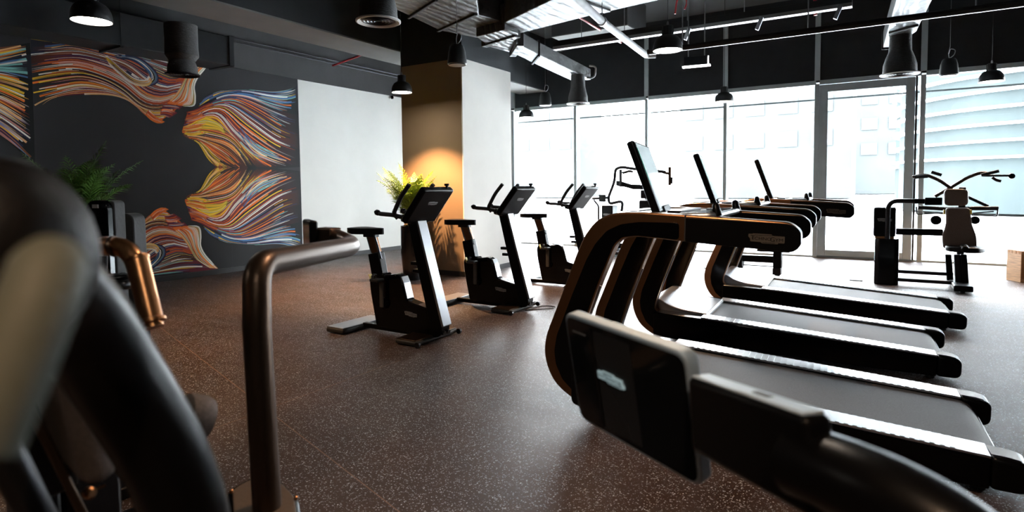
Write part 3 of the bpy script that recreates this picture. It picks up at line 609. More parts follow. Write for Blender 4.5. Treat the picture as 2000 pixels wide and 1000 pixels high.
# ================================================================= TREADMILL (local: x 0 = near rail reference, y 0 = near deck face)
def make_tm():
    e = empty('treadmill', (0,0,0), None, 'treadmill', 'treadmills in a row')
    W_ = 1.03; zr, zf = .175, .262; xr, xf = .56, -1.20
    zt = lambda x: zf+(zr-zf)*(x-xf)/(xr-xf)
    MB().box(-1.45, .50, .17, W_-.17, .05, .12).build('deck', 'black', e, bevel=.01)
    # belt, wraps over the rear roller
    pr = [(-1.17, zt(-1.17)-.02), (.42, zt(.42)-.02), (.47, zt(.47)-.035), (.495, .11), (.48, .07), (.44, .06), (-1.17, .12)]
    bl = MB().xz(r2(pr, [.0, .05, .03, .03, .03, .02, 0], 4), .165, W_-.165).build('running_belt', 'belt', e)
    for k in range(7):
        MB().box(-.28+k*.045, -.255+k*.045, W_-.20, W_-.185+.004*(k % 2), zt(-.2)-.0195-.002*k, zt(-.2)-.019-.0018*k).build('belt_mark', 'bronze', bl)
    for s_, (ya, yb) in ((0, (0, .165)), (1, (W_-.165, W_))):
        sk = MB().xz(r2([(-1.60, .03), (.43, .03), (.43, zt(.43)-.012), (-1.2, zf-.012), (-1.60, .262)], [.05, .0, .0, .02, .02]), ya, yb).build('side_skirt', 'gloss', e, bevel=.008)
        st = MB()
        y0, y1 = (ya+.012, yb) if s_ == 0 else (ya, yb-.012)
        st.prism([(-1.2, y0, zt(-1.2)-.013), (.43, y0, zt(.43)-.013), (.43, y1, zt(.43)-.013), (-1.2, y1, zt(-1.2)-.013)], (0, 0, .011))
        n = 36
        for k in range(n):
            x = -1.08+k*(1.40/n); st.prism([(x, y0+.003, zt(x)-.002), (x+.020, y0+.003, zt(x)-.0024), (x+.020, y1-.006, zt(x)-.0024), (x, y1-.006, zt(x)-.002)], (0, 0, .0029))
        st.build('foot_rail', 'rail', e)
        cap = MB().xz(r2([(.43, .03), (.575, .03), (.575, zr-.01), (.50, zr+.004), (.43, zt(.43))], [0, .05, .045, .03, 0], 6), ya, yb).build('end_cap', 'black', e, bevel=.022, bseg=4)
        MB().xz([(.432, zt(.43)+.0005), (.50, zr+.0042), (.54, zr-.003), (.54, zr-.001), (.50, zr+.0065), (.432, zt(.43)+.003)], ya+.028, yb-.028).build('cap_trim', 'dbronze', cap, bevel=.001)
    # motor cover
    MB().xz(r2([(-1.62, .05), (-1.18, .05), (-1.18, zf+.004), (-1.40, zf+.022), (-1.50, zf+.045), (-1.60, zf+.10), (-1.66, zf+.10), (-1.70, .28)], [.02, .0, .01, .05, .05, .03, .02, .05]), .14, W_-.14).build('motor_cover', 'alu', e, bevel=.008)
    MB().box(-1.18, -1.165, .165, W_-.165, zf-.03, zf-.002).build('cover_lip', 'steel', e, bevel=.002)
    # side frames : C shaped
    outer = [(-1.30,.035),(-1.60,.035),(-1.74,.13),(-1.795,.24),(-1.81,.33),(-1.795,.43),(-1.69,.70),(-1.60,.94),(-1.545,1.07),(-1.47,1.165),(-1.37,1.207),(-1.22,1.218),(-1.05,1.212),(-.70,1.200),(-.42,1.188),(-.372,1.15),(-.37,1.07),(-.40,1.037)]
    inner = [(-.694,1.050),(-.974,1.062),(-1.22,1.075),(-1.305,1.062),(-1.352,1.02),(-1.44,.80),(-1.54,.52),(-1.60,.33),(-1.60,.285),(-1.56,.245),(-1.46,.225),(-1.30,.20)]
    def cprof(): return roundpoly([(x, 0, z) for x, z in outer+inner], [.0,.08,.06,.05,.05,.05,.05,.05,.06,.06,.06,.06,.05,.05,.035,.035,.03,.02]+[.05,.05,.05,.03,.03,.05,.05,.02,.02,.03,.03,0], 3)
    for s_, ya in ((0, .05), (1, W_-.14)):
        P = [(v.x, ya, v.z) for v in cprof()]
        fr = MB().prism(P, (0, .09, 0)).build('side_frame', 'bronze', e, bevel=.016, bseg=3)
        # glossy inset faces: inner two thirds of the frame
        def inset(t0, nm, mt, yy, dy):
            n = min(len(outer), 18)
            o_ = [(-1.30,.05),(-1.56,.06),(-1.68,.16),(-1.725,.25),(-1.737,.33),(-1.722,.43),(-1.62,.70),(-1.53,.92),(-1.475,1.02),(-1.405,1.10),(-1.32,1.142),(-1.21,1.160),(-1.05,1.163),(-.98,1.163)]
            i_ = [(-.98,1.068),(-1.22,1.081),(-1.31,1.067),(-1.36,1.02),(-1.448,.80),(-1.548,.52),(-1.608,.33),(-1.606,.28),(-1.56,.238),(-1.30,.195)]
            return MB().xz(r2(o_+i_, .02, 3), yy, yy+dy).build(nm, mt, fr, bevel=.002)
        inset(0, 'gloss_inlay', 'gloss', ya-.003, .004); inset(0, 'gloss_inlay', 'gloss', ya+.089, .004)
        g = r2([(-.945,1.060),(-.694,1.047),(-.40,1.034),(-.366,1.07),(-.368,1.15),(-.42,1.180),(-.70,1.188),(-.945,1.192)], [.002,.02,.03,.04,.04,.03,.02,.002], 4)
        MB().xz(g, ya-.004, ya+.094).build('handrail_grip', 'black', fr, bevel=.014, bseg=3)
        MB().box(-.952, -.945, ya-.001, ya+.091, 1.062, 1.209).build('joint', 'rubber', fr)
        MB().tube([(-1.61, ya+.045, .30), (-1.555, ya+.045, .47), (-1.45, ya+.045, .76)], .006, 8).build('edge_strip', 'steel', fr)
    logo(e, (-.53, .0455, 1.098), (1, 0, -.02), (.02, 0, 1), .175, 'plate', 'black')
    # console between the rails
    MB().xz(r2([(-1.42,1.16),(-1.34,1.205),(-1.0,1.208),(-.97,1.195),(-1.0,1.17),(-1.3,1.15)], .01), .13, W_-.13).build('console_tray', 'alu', e, bevel=.004)
    MB().box(-1.10, -1.02, .24, W_-.24, 1.206, 1.222).build('tray_lip', 'dsteel', e, bevel=.004)
    u = Vector((-.165, 0, .42)).normalized(); n_ = Vector((u.z, 0, -u.x)); sc = Vector((-1.285, W_/2, 1.415))
    yw = Vector((-math.sin(math.radians(9)), math.cos(math.radians(9)), 0)); u = (u-yw*u.dot(yw)).normalized(); n_ = (yw.cross(u)).normalized()
    scn = MB().obox(sc, u*.232, n_*.024, yw*.335).build('display', 'black', e, bevel=.014, bseg=3)
    MB().obox(sc+n_*.0245, u*.212, n_*.0015, yw*.310).build('screen', 'scr', scn)
    MB().obox(sc+n_*.0255+u*.06-yw*.303, u*.12, n_*.001, yw*.004).build('green_edge', 'green', scn)
    MB().obox(sc-u*.225, u*.03, n_*.035, yw*.16).build('display_stand', 'black', e, bevel=.008)
    MB().tube(fillet([(-1.0, .14, 1.195), (-.80, .16, 1.205), (-.80, W_-.16, 1.205), (-1.0, W_-.14, 1.195)], .06), .02, 12).build('front_bar', 'steel', e)
    for y in (.19, W_-.19):
        MB().tube([(-.80, y, 1.20), (-.81, y, 1.235), (-.815, y, 1.265), (-.817, y, 1.275)], [.026, .024, .018, .008], 12, rb=[.034, .03, .02, .008]).build('speed_toggle', 'black', e)
    MB().box(-1.37, -1.30, .30, W_-.30, 1.205, 1.212).build('phone_slot', 'black', e)
    for x in (-1.45, .40):
        for y in (.08, W_-.08): MB().lathe([(.03, -.026 if x < 0 else 0), (.03, .032)], (x, y, 0), 14).build('levelling_foot', 'rubber', e)
    return e
tm = make_tm()
for i, (x0, y0, lb) in enumerate([(0.0, 3.30, 'bronze and black treadmill nearest the camera with tilted glass screen'),
                                 (-.085, 5.09, 'bronze and black treadmill in the middle of the row of three'),
                                 (.11, 6.83, 'bronze and black treadmill nearest the windows, farthest of three')]):
    t = tm if i == 0 else copy_tree(tm)
    t.location = (x0, y0, .008); t.rotation_euler = (0, math.radians(1.1), math.radians(2.3)); t['label'] = lb
# ================================================================= PALMS
def frond(L_, droop, n, lw, ll, rnd, xf=.4):
    """one feather leaf in local coordinates: starts at origin, leaves towards +x, rises along z"""
    m_ = MB(); P = []
    for k in range(13):
        t = k/12; P.append(Vector((L_*(t**1.6)*xf, 0, L_*(t*.98-droop*t*t*.75))))
    m_.tube(P, [.0045*(1-.8*k/12)+.001 for k in range(13)], 5)
    for k in range(n):
        t = .22+.76*k/(n-1); j = t*12; i = min(int(j), 11); p = P[i].lerp(P[i+1], j-i); tg = (P[i+1]-P[i]).normalized()
        l = ll*(math.sin(PI*min(1, (t*.85+.18)))**.7)*rnd.uniform(.8, 1.1)
        for s_ in (-1, 1):
            side = Vector((0, s_, 0)); up = tg.cross(side)*s_
            d_ = (tg*.75+side*.8+Vector((0, 0, rnd.uniform(-.1, .2)))).normalized()
            a = p; b = p+d_*l*.5+Vector((0, 0, .01)); c_ = p+d_*l+Vector((0, 0, -l*.28))
            w = tg.cross(d_).cross(d_).normalized()*lw
            m_.add([a-w*.4, a+w*.4, b+w, c_, b-w], [(0, 1, 2, 3, 4)])
    return m_
def palm(loc, nm, label, mat_leaf, n, L_, seed, pot, scale=1, xf=.4):
    rnd = random.Random(seed); e = empty(nm, loc, label, 'plant', 'potted palms')
    x, y, z = 0, 0, 0; H_, r0, r1 = pot
    MB().lathe([(r0*.94, 0), (r0, .02), (r1*1.03, H_*.5), (r1, H_-.02), (r1*1.0, H_), (r1*.86, H_), (r1*.84, H_-.05)], (0,0,0), 36).build('pot', 'pot', e)
    MB().lathe([(r1*.86, H_-.07), (r1*.84, H_-.05)], (0,0,0), 24).build('soil', 'soil', e)
    for k in range(n):
        f = frond(L_*rnd.uniform(.7, 1.1), rnd.uniform(.25, .6), 17, .008, .19*scale, rnd, xf)
        tilt = rnd.uniform(-.2, .3) if k % 4 else rnd.uniform(.2, .5)
        R_ = Matrix.Rotation(2*PI*(k*.381966+rnd.uniform(-.05, .05)), 4, 'Z') @ Matrix.Rotation(tilt*.55, 4, 'Y')
        o = Vector((rnd.uniform(-.06, .06), rnd.uniform(-.06, .06), H_-.06))
        f.v = [R_ @ v + o for v in f.v]; f.build('frond', mat_leaf, e)
    for k in range(7):
        a = rnd.uniform(0, 6.28); r_ = rnd.uniform(.02, .08)
        MB().tube([(math.cos(a)*r_, math.sin(a)*r_, H_-.07), (math.cos(a)*(r_+.03), math.sin(a)*(r_+.03), H_+.2)], [.011, .006], 7).build('cane', 'stem', e)
    return e
palm(Vector((-6.11, 6.95, 0)), 'potted_palm', 'bright green palm in a tall black pot in front of the lit column', 'leaf', 62, 1.24, 3, (.83, .135, .165), 1.15, .27)
palm(Vector((-8.45, 3.50, 0)), 'potted_palm', 'dark green palm in front of the mural at the left', 'leafd', 36, 1.45, 9, (.85, .15, .18), 1.6, .30)
# ================================================================= helpers for traced machines
def PX(px, py, Y): return on(px, py, 1, Y)
def pbox(mb, px0, py0, px1, py1, Y, dy):
    a = PX(px0, py0, Y); b = PX(px1, py1, Y); return mb.box(a.x, b.x, Y, Y+dy, a.z, b.z)
def ptube(pts, Y, r, rad=.06, seg=10, smooth=True):
    P = [PX(p[0], p[1], Y+(p[2] if len(p) > 2 else 0)) for p in pts]
    return MB().tube(fillet(P, rad) if smooth else P, r, seg)
# ================================================================= SHOULDER PRESS MACHINE (right)
Y = 9.62
e = empty('shoulder_press_machine', (.5, Y, 0), 'strength machine with brown backrest and headrest, raised handles and separate weight tower by the windows', 'strength machine'); off = e.location
lo = MB().prism([(-.085, Y+.04, 0), (-.04, Y, 0), (.16, Y, 0), (.20, Y+.04, 0), (.20, Y+.5, 0), (-.085, Y+.5, 0)], (0, 0, .635)).build('weight_tower', 'gloss', e, bevel=.012, off=off)
up = MB().box(-.105, .158, Y+.06, Y+.44, .66, 1.062).build('tower_head', 'black', e, bevel=.022, bseg=3, off=off)
MB().box(-.085, .14, Y+.07, Y+.43, .632, .662).build('tower_collar', 'bronze', e, bevel=.004, off=off)
logo(up, (.026, Y+.058, .89), (1, 0, 0), (0, 0, 1), .17, 'plate_l', 'black', off=off)
MB().tube(fillet([(.062, Y+.02, .63), (.062, Y+.02, 1.155), (.37, Y+.02, 1.150)], .13, 8), .030, 14).build('display_arm', 'dsteel', e, off=off)
br = MB().tube([(.36, Y+.02, 1.150), (.56, Y+.02, 1.148)], .034, 14).build('bracket', 'black', e, off=off)
MB().box(.47, .66, Y-.04, Y+.0, 1.10, 1.20).build('display', 'black', e, bevel=.01, off=off)
b = MB(); pbox(b, 1750, 446, 1842, 461, Y+.1, .08); b.build('cross_beam', 'black', e, bevel=.008, off=off)
for py0, py1, yy in ((527, 534, .25), (543, 551, -.02)):
    a_, c_ = PX(1752, py0, Y+yy), PX(1862, py1+6, Y+yy)
    MB().box(a_.x, c_.x, Y+yy, Y+yy+.07, a_.z-.045, a_.z).build('base_rail', 'dsteel', e, bevel=.008, off=off)
def padface(pts, Yp, th, name, m, bev, rad=.04):
    P = roundpoly([PX(px, py, Yp) for px, py in pts], rad); return MB().prism(P, (0, th, 0)).build(name, m, e, bevel=bev, bseg=4, off=off)
padface([(1844,369),(1892,369),(1892,402),(1844,402)], Y, .09, 'headrest', 'leather', .03, .06)
padface([(1847,406),(1895,406),(1899,438),(1908,462),(1909,486),(1842,486),(1840,462),(1848,436)], Y-.02, .08, 'backrest', 'leather', .025, .04)
s0 = PX(1882, 484, Y-.12)
P = r2([(-.20, .0), (-.17, -.14), (-.05, -.22), (.04, -.28), (.13, -.26), (.20, -.14), (.24, .02), (.12, .14), (-.12, .14)], .07, 4)
MB().prism([(s0.x+x, s0.y+y+.06, s0.z-.05) for x, y in P], (0, 0, .07)).build('seat', 'leatherblk', e, bevel=.028, bseg=4, off=off)
MB().obox((s0.x+.0, s0.y-.10, s0.z+.01), (.04, 0, 0), (0, .12, .01), (0, 0, .035)).build('pommel', 'leatherblk', e, bevel=.03, bseg=4, off=off)
for px0, px1, yy, m in ((1846, 1857, .25, 'black'), (1863, 1873, .02, 'dsteel'), (1876, 1887, -.02, 'black')):
    a_, c_ = PX(px0, 497, Y+yy), PX(px1, 562, Y+yy); MB().xz([(a_.x, a_.z), (c_.x, a_.z), (c_.x+.03, .05), (a_.x+.03, .05)], Y+yy, Y+yy+.09).build('seat_post', m, e, bevel=.008, off=off)
MB().prism(roundpoly([PX(1853, 556, Y+.05), PX(1870, 572, Y-.26), PX(1896, 574, Y-.28), PX(1896, 560, Y+.0), PX(1880, 545, Y+.4)], .01), (0, 0, .001)) 
q = MB().box(.78, .98, Y-.34, Y+.5, .025, .10).build('base_foot', 'black', e, bevel=.015, off=off)
MB().lathe([(.035, 0), (.035, .03)], (.88, Y-.26, 0), 14).lathe([(.035, 0), (.035, .03)], (.88, Y+.42, 0), 14).build('levelling_foot', 'rubber', q, off=off)
MB().lathe([(.035, 0), (.035, .05)], (.88, Y+.2, .10), 12).build('stand_stub', 'rubber', q, off=off)
def arm(pts, r, name, m, Yp=Y+.12, rad=.05): return ptube(pts, Yp, r, rad).build(name, m, e, off=off)
arm([(1782,346),(1800,342),(1814,343),(1838,354),(1856,367)], .022, 'press_arm', 'dbronze')
arm([(1826,384),(1856,367),(1889,347),(1913,338),(1927,338)], .022, 'press_arm', 'dbronze', Y+.16)
arm([(1919,343),(1975,343)], .014, 'handle_bar', 'dsteel', Y+.05); arm([(1916,342),(1951,334)], .020, 'grip', 'rubber', Y+.02)
arm([(1819,336),(1839,342)], .020, 'grip', 'rubber', Y+.02); arm([(1785,346),(1812,344)], .024, 'grip', 'rubber', Y+.05)
arm([(1938,346),(1946,352),(1955,354)], .018, 'grip', 'dbronze', Y+.1)
k_ = PX(1976, 344, Y+.05); MB().lathe([(.012, -.02), (.034, -.012), (.036, .01), (.012, .025)], k_, 16, (0, 1, 0)).build('end_knob', 'black', e, off=off)
arm([(1893,386),(1930,403)], .02, 'link_arm', 'black', Y+.2); arm([(1856,367),(1868,380),(1893,386)], .02, 'link_arm', 'black', Y+.2)
arm([(1793,405),(1846,408)], .026, 'lever', 'dsteel', Y+.12); arm([(1893,407),(1950,407)], .026, 'lever', 'dsteel', Y+.12)
arm([(1846,408),(1893,407)], .026, 'lever', 'dsteel', Y+.14)
arm([(1790,404),(1791,418),(1846,416)], .009, 'tie_rod', 'black', Y+.1, .01); arm([(1949,408),(1947,422),(1897,420)], .009, 'tie_rod', 'black', Y+.1, .01)
arm([(1893,417),(1941,413)], .008, 'tie_rod', 'black', Y+.1); arm([(1792,414),(1846,418)], .006, 'tie_rod', 'black', Y+.1)
for px, r in ((1828, .062), (1904, .052)):
    k_ = PX(px, 430, Y+.1); MB().lathe([(r*.8, -.03), (r, -.02), (r, .02), (r*.8, .03)], k_, 24, (0, 1, 0)).build('counterweight', 'black', e, off=off)
for px in (1844, 1896):
    k_ = PX(px, 414, Y); MB().obox(k_, (.010, 0, 0), (0, .03, 0), (0, 0, .028)).build('adjuster_tab', 'yellow', e, bevel=.004, off=off)
MB().box(.84, .92, Y+.12, Y+.20, .1, 1.33).build('upright', 'black', e, bevel=.01, off=off)
# ================================================================= CHEST PRESS MACHINE behind first treadmill
Y = 10.9
e = empty('chest_press_machine', (-4.6, Y, 0), 'black strength machine with looping arms behind the screen of the nearest treadmill', 'strength machine'); off = e.location
b = MB(); a_, c_ = PX(1174, 401, Y), PX(1196, 401, Y)
t_ = MB().box(a_.x, c_.x, Y, Y+.3, .62, a_.z).build('tower_head', 'black', e, bevel=.02, off=off)
logo(t_, ((a_.x+c_.x)/2, Y-.001, .84), (1, 0, 0), (0, 0, 1), .15, 'plate_l', 'black', off=off)
a_ = PX(1158, 444, Y); MB().box(a_.x, c_.x, Y, Y+.4, 0, .63).build('weight_tower', 'gloss', e, bevel=.02, off=off)
ptube([(1169,446),(1169,402),(1160,391)], Y-.03, .02, .04).build('display_arm', 'dsteel', e, off=off)
ptube([(1157,388),(1186,386)], Y-.05, .026, .02).build('bracket', 'dsteel', e, off=off)
a_, c_ = PX(1174, 380, Y), PX(1187, 394, Y); MB().box(a_.x, c_.x, Y-.12, Y-.08, a_.z, c_.z).build('display', 'black', e, bevel=.008, off=off)
def arm(pts, r, name, m, Yp=Y, rad=.06): return ptube(pts, Yp, r*1.25, rad).build(name, m, e, off=off)
arm([(1214,413),(1217,392),(1190,398),(1188,386),(1200,355),(1202,330),(1214,326),(1232,329),(1262,332),(1300,336)], .024, 'press_arm', 'dsteel', Y-.02, .10)
b = MB(); pbox(b, 1209, 331, 1214, 365, Y-.04, .04); b.build('grip', 'rubber', e, bevel=.01, off=off)
arm([(1216,338),(1230,334),(1236,336)], .02, 'grip', 'rubber', Y-.05)
b = MB(); P = [PX(1203, 353, Y), PX(1213, 354, Y), PX(1232, 360, Y), PX(1270, 361, Y), PX(1270, 371, Y), PX(1236, 370, Y), PX(1218, 365, Y), PX(1203, 363, Y)]
b.prism(P, (0, .08, 0)).build('arm_yoke', 'black', e, bevel=.01, off=off)
arm([(1295,337),(1307,339)], .02, 'link', 'dbronze', Y)
b = MB(); pbox(b, 1305, 326, 1310, 362, Y, .05); b.build('grip', 'dbronze', e, bevel=.01, off=off)
b = MB(); pbox(b, 1309, 346, 1313, 359, Y, .05); b.build('grip_guard', 'black', e, bevel=.006, off=off)
b = MB(); pbox(b, 1250, 371, 1290, 388, Y-.1, .07); b.build('headrest', 'leatherblk', e, bevel=.025, off=off)
b = MB(); pbox(b, 1247, 391, 1292, 470, Y-.1, .08); b.build('backrest', 'leatherblk', e, bevel=.03, off=off)
a_ = PX(1270, 371, Y); MB().box(a_.x-.05, a_.x+.05, Y, Y+.1, 0, a_.z+.1).build('upright', 'black', e, bevel=.01, off=off)
MB().box(a_.x-.25, a_.x+.25, Y-.55, Y-.05, .42, .49).build('seat', 'leatherblk', e, bevel=.03, off=off)
MB().box(a_.x-.05, a_.x+.05, Y-.35, Y-.27, 0, .42).build('seat_post', 'black', e, bevel=.01, off=off)
l_ = PX(1196, 500, Y).x
MB().box(l_-.05, a_.x+.1, Y+.0, Y+.06, .06, .12).box(l_-.05, a_.x+.1, Y+.25, Y+.31, .16, .22).build('base_rail', 'dsteel', e, bevel=.008, off=off)
MB().box(l_-.05, a_.x, Y+.3, Y+.36, .20, .26).build('base_rail', 'dsteel', e, bevel=.008, off=off)
# ================================================================= LOW BENCH MACHINE behind the treadmills
Y = 9.8
e = empty('low_bench_machine', (-1.5, Y, 0), 'low black frame bench seen under the handrail of the nearest treadmill', 'bench'); off = e.location
a_, c_ = PX(1451, 498, Y), PX(1512, 514, Y); MB().box(a_.x-.35, c_.x, Y, Y+.12, c_.z, a_.z).build('seat_beam', 'black', e, bevel=.01, off=off)
a_, c_ = PX(1510, 494, Y), PX(1526, 524, Y); MB().box(a_.x, c_.x, Y-.01, Y+.13, c_.z, a_.z+.03).build('upright', 'black', e, bevel=.008, off=off)
f_, g_ = PX(1509, 528, Y), PX(1525, 537, Y); q = MB().box(f_.x, g_.x, Y-.02, Y+.14, g_.z, c_.z).build('foot_block', 'dsteel', e, bevel=.006, off=off)
MB().lathe([(.04, 0), (.04, .012), (.012, .016), (.012, g_.z+.005)], ((f_.x+g_.x)/2, Y+.05, 0), 14).build('levelling_foot', 'rubber', q, off=off)
a_, c_ = PX(1451, 517, Y), PX(1512, 522, Y); MB().box(a_.x-.35, c_.x, Y+.03, Y+.08, c_.z, a_.z).build('tie_bar', 'black', e, bevel=.004, off=off)
a_ = PX(1444, 508, Y); MB().lathe([(.10, -.05), (.11, -.04), (.11, .04), (.10, .05)], (a_.x, Y+.04, a_.z-.02), 24, (1, 0, 0)).build('roller', 'leatherblk', e, off=off)
MB().box(a_.x-.15, a_.x-.05, Y-.02, Y+.14, 0, .30).build('rear_foot', 'dsteel', e, bevel=.008, off=off)
a_, c_ = PX(1478, 491, Y), PX(1508, 496, Y); MB().box(a_.x, c_.x+.25, Y-.02, Y+.2, a_.z, a_.z+.04).build('pad', 'leatherblk', e, bevel=.015, off=off)
# floor sockets and wooden box
for px, py, lb in ((1672, 548, 'small black floor socket by the tower of the shoulder machine'), (1378, 524, 'tiny dark floor plug between treadmill frame and bench')):
    p = fl(px, py); w_ = .16 if px > 1500 else .05
    o = MB().box(p.x-w_/2, p.x+w_/2, p.y-.04, p.y+.04, 0, .012).build('floor_socket', 'rubber', bevel=.002); tag(o, lb, 'floor socket')
a_ = fl(1965, 546); c_ = fl(1993, 552)
e = empty('plyo_box', (1.9, 10.9, 0), 'light plywood jump box with finger joints at the right edge of the floor', 'box'); off = e.location
z1 = on(1970, 487, 1, a_.y).z
Lx = a_.x; Yn = c_.y
bx = MB().prism([(Lx, a_.y+.0, 0), (c_.x, Yn, 0), (c_.x+.46, Yn+.16, 0), (c_.x+.35, Yn+.42, 0)], (0, 0, z1)).build('panel', 'wood', e, bevel=.003, off=off)
d_ = Vector((c_.x+.46-c_.x, .16, 0)).normalized(); nn = Vector((d_.y, -d_.x, 0))
A0 = Vector((Lx, a_.y, z1)); A1 = Vector((c_.x, Yn, z1)); dd_ = (A1-A0)
for k in range(4):
    p = A0+dd_*((k+.5)/4); MB().obox(p+Vector((.006, .01, -.02)), dd_*.06, Vector((dd_.y, -dd_.x, 0)).normalized()*.014, (0, 0, .0215)).build('finger_joint', 'woodend', bx, off=off)
for k in range(6):
    p = A1+d_*(.04+k*.075)+Vector((0, 0, -.02)); MB().obox(p, d_*.018, nn*.002, (0, 0, .021)).build('finger_joint', 'woodend', bx, off=off)
MB().obox(A1+d_*.24+nn*.001+Vector((0, 0, -z1/2)), d_*.238, nn*.001, (0, 0, z1/2-.045)).build('end_face', 'woodend', bx, off=off)
# ================================================================= CEILING FITTINGS
def lampshade(px, py, label, zb=2.8, lit=True, r=.15, pos=None, spot=True, top=ZC, pw=55):
    p = pos if pos else fl(px, py, zb); x, y = p.x, p.y
    e = empty('pendant_lamp', (x, y, zb), label, 'pendant lamp', 'black dome pendant lamps')
    out = [(r, .0), (r*1.0, .025), (r*.98, .055), (r*.93, .085), (r*.84, .112), (r*.70, .136), (r*.52, .152), (r*.36, .158)]
    inn = [(r*.33, .148), (r*.66, .128), (r*.87, .085), (r*.94, .045), (r*.96, .0)]
    MB().lathe(out+inn+[(r, 0)], (0,0,0), 40, caps=False).build('lamp_shade', 'lampblk', e)
    cp = MB().lathe([(r*.36, .145), (r*.37, .25), (r*.30, .255), (r*.1, .26)], (0,0,0), 28)
    for k in range(12):
        a = k*PI/6; cp.obox((math.cos(a)*r*.37, math.sin(a)*r*.37, .20), (math.cos(a)*.006, math.sin(a)*.006, 0), (-math.sin(a)*.003, math.cos(a)*.003, 0), (0, 0, .045))
    cp.build('lamp_cap', 'lampblk', e)
    MB().lathe([(.001, .035), (r*.93, .034), (r*.94, .014), (.001, .008)], (0,0,0), 36, caps=False).build('diffuser', 'lamp' if lit else 'lampoff', e)
    MB().tube([(0, 0, .25), (0, 0, top-zb)], .004, 6).build('cord', 'rubber', e)
    MB().lathe([(.01, .25), (.012, .28), (.006, .30)], (0,0,0), 10).build('cord_grip', 'pipeg', e)
    if spot:
        ld = bpy.data.lights.new('lamp_beam', 'SPOT'); ld.energy = pw; ld.color = (1.0, .55, .25); ld.spot_size = math.radians(98); ld.spot_blend = .55; ld.shadow_soft_size = .02
        lo_ = bpy.data.objects.new('lamp_beam', ld); COL.objects.link(lo_); lo_.parent = e; lo_.location = (0, 0, -.01)
    return e
lampshade(179, 42, 'black dome pendant lamp in front of the mural, leftmost in the picture')
lampshade(785, 181, 'black dome pendant lamp in front of the brown side of the column', pw=190)
lampshade(1304, 99, 'large black dome pendant lamp at top centre, above the treadmills', top=3.49)
lampshade(1414, 199, 'small black dome pendant lamp before the windows over the treadmill screens')
lampshade(1936, 160, 'black dome pendant lamp at the upper right before the window')
lampshade(1028, 230, 'smallest black dome pendant lamp just right of the column')
for x, y in ((-3.4, -1.2), (.4, -.6), (-.9, 2.1)): lampshade(0, 0, 'black dome pendant lamp over the near part of the gym, out of the picture', pos=Vector((x, y, 2.8)), pw=22)
def speaker(px, py, zb, label, r=.11, top=ZC):
    p = fl(px, py, zb); e = empty('pendant_speaker', (p.x, p.y, zb), label, 'speaker', 'black pendant speakers')
    MB().lathe([(r*.86, 0), (r, .012), (r*.98, .06), (r*.88, .15), (r*.74, .205), (r*.60, .225), (.02, .232)], (0,0,0), 36).build('housing', 'lampblk', e)
    MB().lathe([(r*.9, -.004), (r*.9, .003)], (0,0,0), 36).build('grille', 'dsteel', e)
    MB().tube(smoothpath([(0, 0, .23), (.05, 0, .27), (.06, 0, .33), (.01, 0, .35), (-.01, 0, .29)]), .005, 7).build('cable_loop', 'pipeg', e)
    MB().tube([(0, 0, .23), (-.012, 0, .30), (.006, 0, .38), (0, 0, top-zb)], .0035, 6).build('hanger', 'pipeg', e)
speaker(893, 127, 2.8, 'black pendant speaker in front of the column top', top=3.55)
speaker(1065, 206, 2.82, 'small black pendant speaker right of the column near the windows')
speaker(1853, 148, 2.82, 'black pendant speaker at the upper right beside the dome lamp')
def diffuser(px, py, zb, label, r, h, rt, zt_, ring='vgr', group='ceiling air diffusers'):
    p = fl(px, py, zb); e = empty('air_diffuser', (p.x, p.y, zb), label, 'air diffuser', group)
    MB().lathe([(r*.80, .01), (r*.86, .03), (r*.84, h*.30), (r*.72, h*.52), (rt*1.03, h*.72), (rt, h), (rt, zt_-zb)], (0,0,0), 36).build('flexible_neck', 'flex', e)
    MB().lathe([(r*.78, .012), (r, .012), (r, 0), (r*.94, -.006), (r*.84, .004), (r*.78, .012)], (0,0,0), 44, caps=False).build('rim', ring, e)
    for k in range(5):
        q = r*(.80-.155*k); MB().lathe([(q, .002), (q, .014), (q-.10*r, .034), (q-.10*r, .026), (q, .002)], (0,0,0), 40, caps=False).build('louvre_ring', ring if k < 1 else 'dsteel', e)
    MB().lathe([(r*.77, .05), (r*.77, .06)], (0,0,0), 30).build('throat', 'matte', e)
    return p
diffuser(739, 43, 2.93, 'round louvred air diffuser on a black flexible neck, top left of the column', .205, .42, .17, ZC)
p2_ = diffuser(1129, 203, 2.87, 'black flexible air diffuser hanging from the end of the long grey duct', .205, .42, .125, 3.38)
p3_ = diffuser(1757, 146, 2.80, 'black flexible air diffuser with white rim at the upper right', .225, .42, .125, 3.30)
p4_ = diffuser(357, 147, 2.87, 'black flexible air diffuser hanging in front of the mural', .205, .34, .19, 3.5, 'dsteel')
def duct(pts, z0, h, name, m, bands=(), bev=.012, e=None, label=None, zb2=None):
    P = [fl(px, py, z0) for px, py in pts]; c = sum(P, Vector())/len(P)
    if e is None: e = empty(name, (c.x, c.y, z0), label, 'air duct')
    off = e.location
    MB().prism(P, (0, 0, h)).build(name if label is None else 'duct_body', m, e, bevel=bev, bseg=3, off=off)
    for (a, b, w) in bands:
        A, B = fl(*a, z0), fl(*b, z0); t = Vector((-(B-A).y, (B-A).x, 0)).normalized()*w; g = (B-A)*.05; q = Vector((0, 0, -.025))
        MB().prism([A-t-g+q, B-t+g+q, B+t+g+q, A+t-g+q], (0, 0, h+.05)).build('joint_collar', 'matte' if w < .03 else m, e, bevel=.008, off=off)
    return e
e0 = duct([(760,-60),(768,16),(860,60),(930,74),(1006,68),(985,44),(935,30),(925,-60)], 3.55, .55, 'main_air_duct', 'duct', [((858,58),(926,28),.025), ((800,32),(850,0),.02)], label='large dark wrapped duct system at top centre, branching right and towards the windows')
